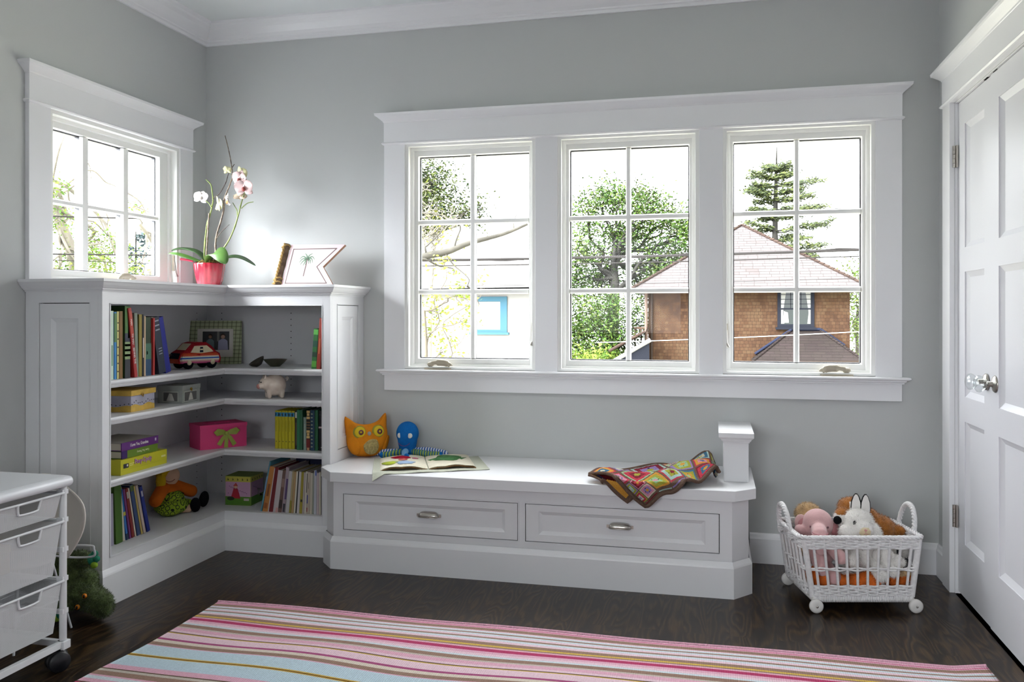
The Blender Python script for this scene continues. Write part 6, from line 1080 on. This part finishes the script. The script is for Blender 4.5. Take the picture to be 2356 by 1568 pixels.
m = MB(); m.ell((3.255, -.568, .313), (.006, .004, .0045), pm('pink_nose', '#c98f8c', .6)); m.tube([(3.255, -.569, .309), (3.255, -.568, .301), (3.247, -.567, .297)], .0012, pm('pink_nose', '')); m.tube([(3.255, -.568, .301), (3.263, -.566, .297)], .0012, pm('pink_nose', '')); m.build('nose', t)
t = thing('toy_puppy', (3.29, -.42, .07), 'ginger and white puppy with a round black nose behind the rabbit', 'stuffed animal')
blob('body', [('e', (3.222, -.415, .365), (.050, .048, .042)), ('e', (3.192, -.455, .334), (.040, .040, .040)), ('e', (3.325, -.40, .285), (.068, .06, .055)), ('e', (3.29, -.405, .315), (.045, .05, .05)), ('c', [(3.36, -.40, .275), (3.395, -.405, .282), (3.412, -.41, .28)], [.03, .022, .019]), ('e', (3.34, -.39, .2), (.06, .06, .08))], [M_GF, M_WF], t, .005, fmat=lambda c: 1 if (c[0] < 3.214 and c[2] < .350) or (abs(c[0]-3.226) < .013 and c[1] < -.42 and c[2] > .33 and c[2] < .395) else 0, fur=7000, flen=.009, fseed=5, lay=1.0)
blob('ear', [('e', (3.283, -.43, .335), (.022, .026, .050), (0, -.35, 0)), ('e', (3.298, -.445, .300), (.024, .024, .04))], [M_GF], t, .005, fur=1500, flen=.009, lay=1.0)
MB().ell((3.163, -.486, .328), (.0165, .0155, .0165), pm('black_pompom', '#0f0f12', .9)).build('nose', t)
t = thing('toy_bear', (3.06, -.39, .07), 'beige teddy bear peeking over the pink elephant', 'stuffed animal')
blob('body', [('e', (3.063, -.375, .325), (.052, .045, .042)), ('e', (3.05, -.40, .312), (.035, .03, .026)), ('e', (3.065, -.36, .22), (.05, .05, .08))], [M_TF], t, .005, fur=4000, flen=.010, fseed=8, lay=1.0); MB().ell((3.036, -.425, .322), .005, M_EBL).build('eye', t)
t = thing('toy_tiger', (3.2, -.48, .07), 'orange plush animal lying at the bottom of the basket', 'stuffed animal')
blob('body', [('c', [(3.08, -.53, .105), (3.18, -.545, .10), (3.26, -.54, .105)], [.034, .028, .034]), ('e', (3.275, -.535, .112), (.045, .035, .034)), ('e', (3.075, -.525, .112), (.036, .034, .036))], [M_ORP], t, .005, fur=3000, flen=.009, fseed=9, lay=1.0)
t = thing('toy_fox', (3.37, -.47, .07), 'small orange toy with tan ears at the right of the basket bottom', 'stuffed animal')
blob('body', [('e', (3.375, -.48, .108), (.045, .04, .034)), ('e', (3.415, -.465, .118), (.028, .026, .024))], [M_ORP, M_TF], t, .005, fmat=lambda c: 1 if c[2] > .125 else 0, fur=2000, flen=.008, lay=1.0, fseed=10)
t = thing('toy_lamb', (3.34, -.47, .15), 'off-white plush animal in the middle right of the basket', 'stuffed animal')
blob('body', [('e', (3.33, -.50, .200), (.042, .036, .036)), ('e', (3.37, -.48, .175), (.045, .04, .03)), ('c', [(3.34, -.52, .17), (3.36, -.535, .15)], [.022, .022])], [M_WF], t, .005, fur=2500, flen=.008, lay=1.0, fseed=11)
t = thing('toy_badger', (3.40, -.43, .15), 'grey and black plush animal at the right side of the basket', 'stuffed animal')
blob('body', [('e', (3.40, -.44, .215), (.034, .045, .036)), ('e', (3.405, -.43, .17), (.034, .05, .03))], [pm('grey_plush', '#b4b1ad', .95, bump=.4, bscale=200), pm('black_plush', '#1b1b1f', .95)], t, .005, fmat=lambda c: 1 if c[2] < .19 or abs(c[0]-3.39) < .006 else 0, fur=2000, flen=.008, lay=1.0, fseed=12)
# ============================================================ mesh drawer cart
t = thing('drawer_cart', (.45, -2.0, 0), 'white rolling cart with three wire mesh drawers and a white top', 'cart')
M_CT = pm('white_laminate_top', '#d9dade', .35); M_CF = pm('white_powder_coat', '#d2d3d5', .4)
XF, YE, YW, XB = .640, -1.735, -2.16, .20
m = MB(); m.box(XB, XF+.004, YW-.03, YE+.012, .592, .626, M_CT); m.tube([(XF+.004, YE+.010, .609), (XF+.004, YW-.028, .609)], .017, M_CT, n=14); m.build('top', t, bevel=.006)
def mesh_mat():
    m = bpy.data.materials.new('white_wire_mesh'); m.use_nodes = True; n = m.node_tree.nodes; L = m.node_tree.links; tc = n.new('ShaderNodeTexCoord'); s = n.new('ShaderNodeSeparateXYZ'); L.new(tc.outputs['Object'], s.inputs[0]); fs = []
    a = n.new('ShaderNodeMath'); a.operation = 'ADD'; L.new(s.outputs['X'], a.inputs[0]); L.new(s.outputs['Y'], a.inputs[1])
    for src, sg in ((a.outputs[0], 1), (a.outputs[0], -1)):
        q = n.new('ShaderNodeMath'); q.operation = 'MULTIPLY_ADD'; L.new(s.outputs['Z'], q.inputs[0]); q.inputs[1].default_value = sg*1.5; L.new(src, q.inputs[2]); k = n.new('ShaderNodeMath'); k.operation = 'MULTIPLY'; L.new(q.outputs[0], k.inputs[0]); k.inputs[1].default_value = 1/.0040; f = n.new('ShaderNodeMath'); f.operation = 'FRACT'; L.new(k.outputs[0], f.inputs[0]); g = n.new('ShaderNodeMath'); g.operation = 'GREATER_THAN'; g.inputs[1].default_value = .46; L.new(f.outputs[0], g.inputs[0]); fs.append(g)
    mul = n.new('ShaderNodeMath'); mul.operation = 'MULTIPLY'; L.new(fs[0].outputs[0], mul.inputs[0]); L.new(fs[1].outputs[0], mul.inputs[1]); tr = n.new('ShaderNodeBsdfTransparent'); mx = n.new('ShaderNodeMixShader'); L.new(mul.outputs[0], mx.inputs[0]); b = n['Principled BSDF']; b.inputs['Base Color'].default_value = (*lin('#cfd0d2'), 1); b.inputs['Roughness'].default_value = .45; L.new(b.outputs[0], mx.inputs[1]); L.new(tr.outputs[0], mx.inputs[2]); L.new(mx.outputs[0], n['Material Output'].inputs[0]); return m
M_MESH = mesh_mat()
for x in (XF-.006, XB+.02):
    for y in (YE-.008, YW+.006): m = MB(); m.tube([(x, y, .075), (x, y, .595)], .0115, M_CF, n=12); m.box(x-.016, x+.016, y-.016, y+.016, .068, .095, M_CF); m.build('post', t, bevel=.002)
m = MB()
for z in (.085,): m.box(XF-.014, XF+.004, YW, YE, z-.010, z+.010, M_CF); m.box(XB+.01, XB+.03, YW, YE, z-.01, z+.01, M_CF); m.box(XB+.02, XF, YE-.018, YE-.002, z-.01, z+.01, M_CF); m.box(XB+.02, XF, YW, YW+.016, z-.01, z+.01, M_CF)
for z in (.575, .485, .390, .295, .19):
    for y in (YE-.008, YW+.006): m.box(XB+.02, XF-.006, y-.006, y+.006, z-.010, z+.002, M_CF); m.box(XF-.02, XF+.004, y-.013, y+.013, z-.008, z+.008, M_CF)
m.build('frame', t, bevel=.001)
for zt, zb in ((.573, .500), (.481, .315), (.290, .130)):
    d = MB(); y0, y1 = YW+.03, YE-.024; dy = (zt-zb)*.10+.006; hy0, hy1 = -1.935, -1.845; hz = zt-.034; xf0, xf1 = XF+.002, XF-.010
    fx = lambda z: xf1+(xf0-xf1)*(z-zb)/(zt-zb); sy = lambda z: dy*(1-(z-zb)/(zt-zb))
    Pq = lambda y, z: (fx(z), y, z)
    d.add([Pq(y0+dy, zb), Pq(y1-dy, zb), Pq(y1-sy(hz), hz), Pq(y0+sy(hz), hz)], [(0, 1, 2, 3)], M_MESH); d.add([Pq(y0+sy(hz), hz), Pq(hy0+.01, hz), Pq(hy0, zt), Pq(y0, zt)], [(0, 1, 2, 3)], M_MESH); d.add([Pq(hy1-.008, hz), Pq(y1-sy(hz), hz), Pq(y1, zt), Pq(hy1, zt)], [(0, 1, 2, 3)], M_MESH)
    d.add([(xf1, y0+dy, zb), (xf1, y1-dy, zb), (XB+.05, y1-dy, zb), (XB+.05, y0+dy, zb)], [(0, 1, 2, 3)], M_MESH)
    d.add([(xf1, y1-dy, zb), (XB+.05, y1-dy, zb), (XB+.04, y1, zt), (xf0, y1, zt)], [(0, 1, 2, 3)], M_MESH); d.add([(xf1, y0+dy, zb), (XB+.05, y0+dy, zb), (XB+.04, y0, zt), (xf0, y0, zt)], [(0, 1, 2, 3)], M_MESH); d.add([(XB+.05, y0+dy, zb), (XB+.05, y1-dy, zb), (XB+.04, y1, zt), (XB+.04, y0, zt)], [(0, 1, 2, 3)], M_MESH)
    o = d.build('drawer', t); r = MB(); r.tube([(xf0+.003, y0-.006, zt), (xf0+.003, y1+.006, zt), (XB+.04, y1+.006, zt), (XB+.04, y0-.006, zt)], .0042, M_CF, n=8, closed=True); r.tube(smooth_path([(xf0+.003, hy0, zt), (fx(hz)+.003, hy0+.006, hz+.008), (fx(hz)+.003, hy0+.016, hz), (fx(hz)+.003, hy1-.014, hz), (fx(hz)+.003, hy1-.005, hz+.008), (xf0+.003, hy1, zt)], 4), .0035, M_CF, n=8); r.build('drawer_rim', o)
for x in (XF-.012, XB+.03):
    for y in (YE-.012, YW+.02):
        m = MB(); T = Mat.Translation((x, y-.012, .034)) @ Mat.Rotation(pi/2, 4, 'Y') @ Mat.Rotation(.5, 4, 'X'); M_BP = pm('black_plastic', '#121318', .4)
        for s_ in (-1, 1): m.lathe([(0, s_*.004), (.031, s_*.004), (.0335, s_*.009), (.0335, s_*.019), (.030, s_*.024), (0, s_*.024)], M_BP, 22, T)
        m.ell((x, y-.004, .046), (.026, .024, .028), M_BP); m.tube([(x, y, .05), (x, y, .075)], .006, M_NICK); m.build('caster', t)
for c, (x, y, z), d_, l in (('#7f8f3c', (.45, -1.98, .318), (.16, .05, .075), 'green box inside the middle mesh drawer'), ('#33423a', (.40, -1.90, .318), (.18, .07, .10), 'dark green box inside the middle mesh drawer'), ('#b5a58a', (.38, -1.82, .318), (.2, .05, .09), 'tan box inside the middle mesh drawer'), ('#8f3a34', (.5, -2.05, .318), (.1, .04, .05), 'red box inside the middle mesh drawer')):
    m = MB(); m.box(x-d_[0]/2, x+d_[0]/2, y-d_[1]/2, y+d_[1]/2, z, z+d_[2]*.92, flat(c)); m.box(x-d_[0]/2-.002, x+d_[0]/2+.002, y-d_[1]/2-.002, y+d_[1]/2+.002, z+d_[2]*.72, z+d_[2], flat(c)); tag(m.build('craft_box', bevel=.002), l, 'box', 'boxes in the mesh drawer')
# child's chair behind the cart
t = thing('child_chair', (.33, -1.52, 0), 'white moulded child chair with thin wire legs behind the cart', 'chair'); M_CH = pm('white_moulded_plastic', '#cfc8c0', .4); m = MB(); vv = []; ff = []; NI, NJ = 18, 18
for i in range(NI+1):
    s = i/NI; hw = .150+.055*sin(pi*min(1, s*1.05))
    if s > .62: hw *= sqrt(max(.0, 1-((s-.62)/.385)**2))
    for j in range(NJ+1): a = (j/NJ-.5)*2; vv.append((.300+a*hw, -1.440-.05*(a*a)-.03*(1-s)**2, .285+.275*s))
for i in range(NI):
    for j in range(NJ): a = i*(NJ+1)+j; ff.append((a, a+1, a+NJ+2, a+NJ+1))
m.add(vv, ff, M_CH, None, True); o = m.build('backrest', t); s_ = o.modifiers.new('s', 'SOLIDIFY'); s_.thickness = .006
m = MB(); q = [(.285+.140*cos(a), -1.58+.115*sin(a)) for a in [2*pi*k/28 for k in range(28)]]; m.prism(q, .278, .286, M_CH); m.build('seat', t, bevel=.003)
m = MB(); M_WR = pm('white_wire', '#c9cbce', .35)
for sx in (-1, 1):
    m.tube([(.285+sx*.08, -1.50, .279), (.285+sx*.115, -1.44, .004)], .0042, M_WR); m.tube([(.285+sx*.08, -1.64, .279), (.285+sx*.115, -1.70, .004)], .0042, M_WR)
    m.tube([(.285+sx*.10, -1.47, .12), (.285+sx*.10, -1.67, .12)], .0035, M_WR)
m.tube([(.185, -1.47, .12), (.385, -1.47, .12)], .0035, M_WR)
m.tube(smooth_path([(.38, -1.46, .28), (.40, -1.43, .300), (.470, -1.42, .302), (.479, -1.42, .292), (.470, -1.41, .262), (.40, -1.42, .255), (.36, -1.47, .272)], 5), .004, M_WR); m.build('wire_legs', t)
# crocodile lying upside down beside the bookcase
t = thing('toy_crocodile', (.36, -1.30, 0), 'dark green plush crocodile with orange eyes slumped at the bookcase corner', 'stuffed animal'); M_CG = pm('mossy_green_plush', '#4c5a34', .95, bump=.5, bscale=160, var=.4, vscale=35, sheen=.2); M_CT2 = pm('teal_plush_paw', '#2f7a62', .9, var=.15, vscale=40); M_CL = pm('lime_plush_claw', '#7c9a2e', .9)
blob('body', [('e', (.335, -1.315, .095), (.060, .065, .060)), ('e', (.352, -1.305, .140), (.040, .04, .034)), ('e', (.325, -1.35, .070), (.036, .036, .034)), ('c', [(.36, -1.325, .085), (.43, -1.335, .068)], [.050, .045]), ('e', (.45, -1.34, .060), (.042, .038, .048)), ('c', [(.33, -1.30, .12), (.25, -1.32, .19), (.20, -1.35, .25)], [.05, .06, .055]), ('c', [(.27, -1.315, .19), (.315, -1.31, .212), (.365, -1.31, .215)], [.034, .034, .026]), ('c', [(.22, -1.33, .26), (.27, -1.33, .285)], [.03, .024]), ('c', [(.30, -1.36, .07), (.31, -1.40, .045)], [.03, .026]), ('e', (.16, -1.36, .17), (.07, .06, .08))], [M_CG], t, .005, fur=12000, flen=.011, fseed=14, lay=1.0)
for p in ((.404, -1.378, .100), (.385, -1.392, .062)): m = MB(); m.ell(p, (.0095, .0075, .0095), pm('amber_eye', '#c9761a', .15)); m.ell((p[0]+.002, p[1]-.006, p[2]), (.004, .003, .006), M_EBL); m.build('eye', t)
for c, dirs in (((.385, -1.315, .218), ((.022, -.005, .004), (.018, -.012, -.018), (.012, -.002, .022))), ((.285, -1.335, .292), ((.024, -.004, .004), (.016, -.008, -.014))), ((.315, -1.405, .040), ((.016, -.012, -.006), (.004, -.016, -.016)))):
    m = MB(); m.ell(c, (.024, .018, .022), M_CT2); 
    for i, d in enumerate(dirs): m.ell(tuple(Vec(c)+Vec(d)), (.014, .012, .012), M_CL if i == 1 else M_CT2)
    m.build('paw', t)
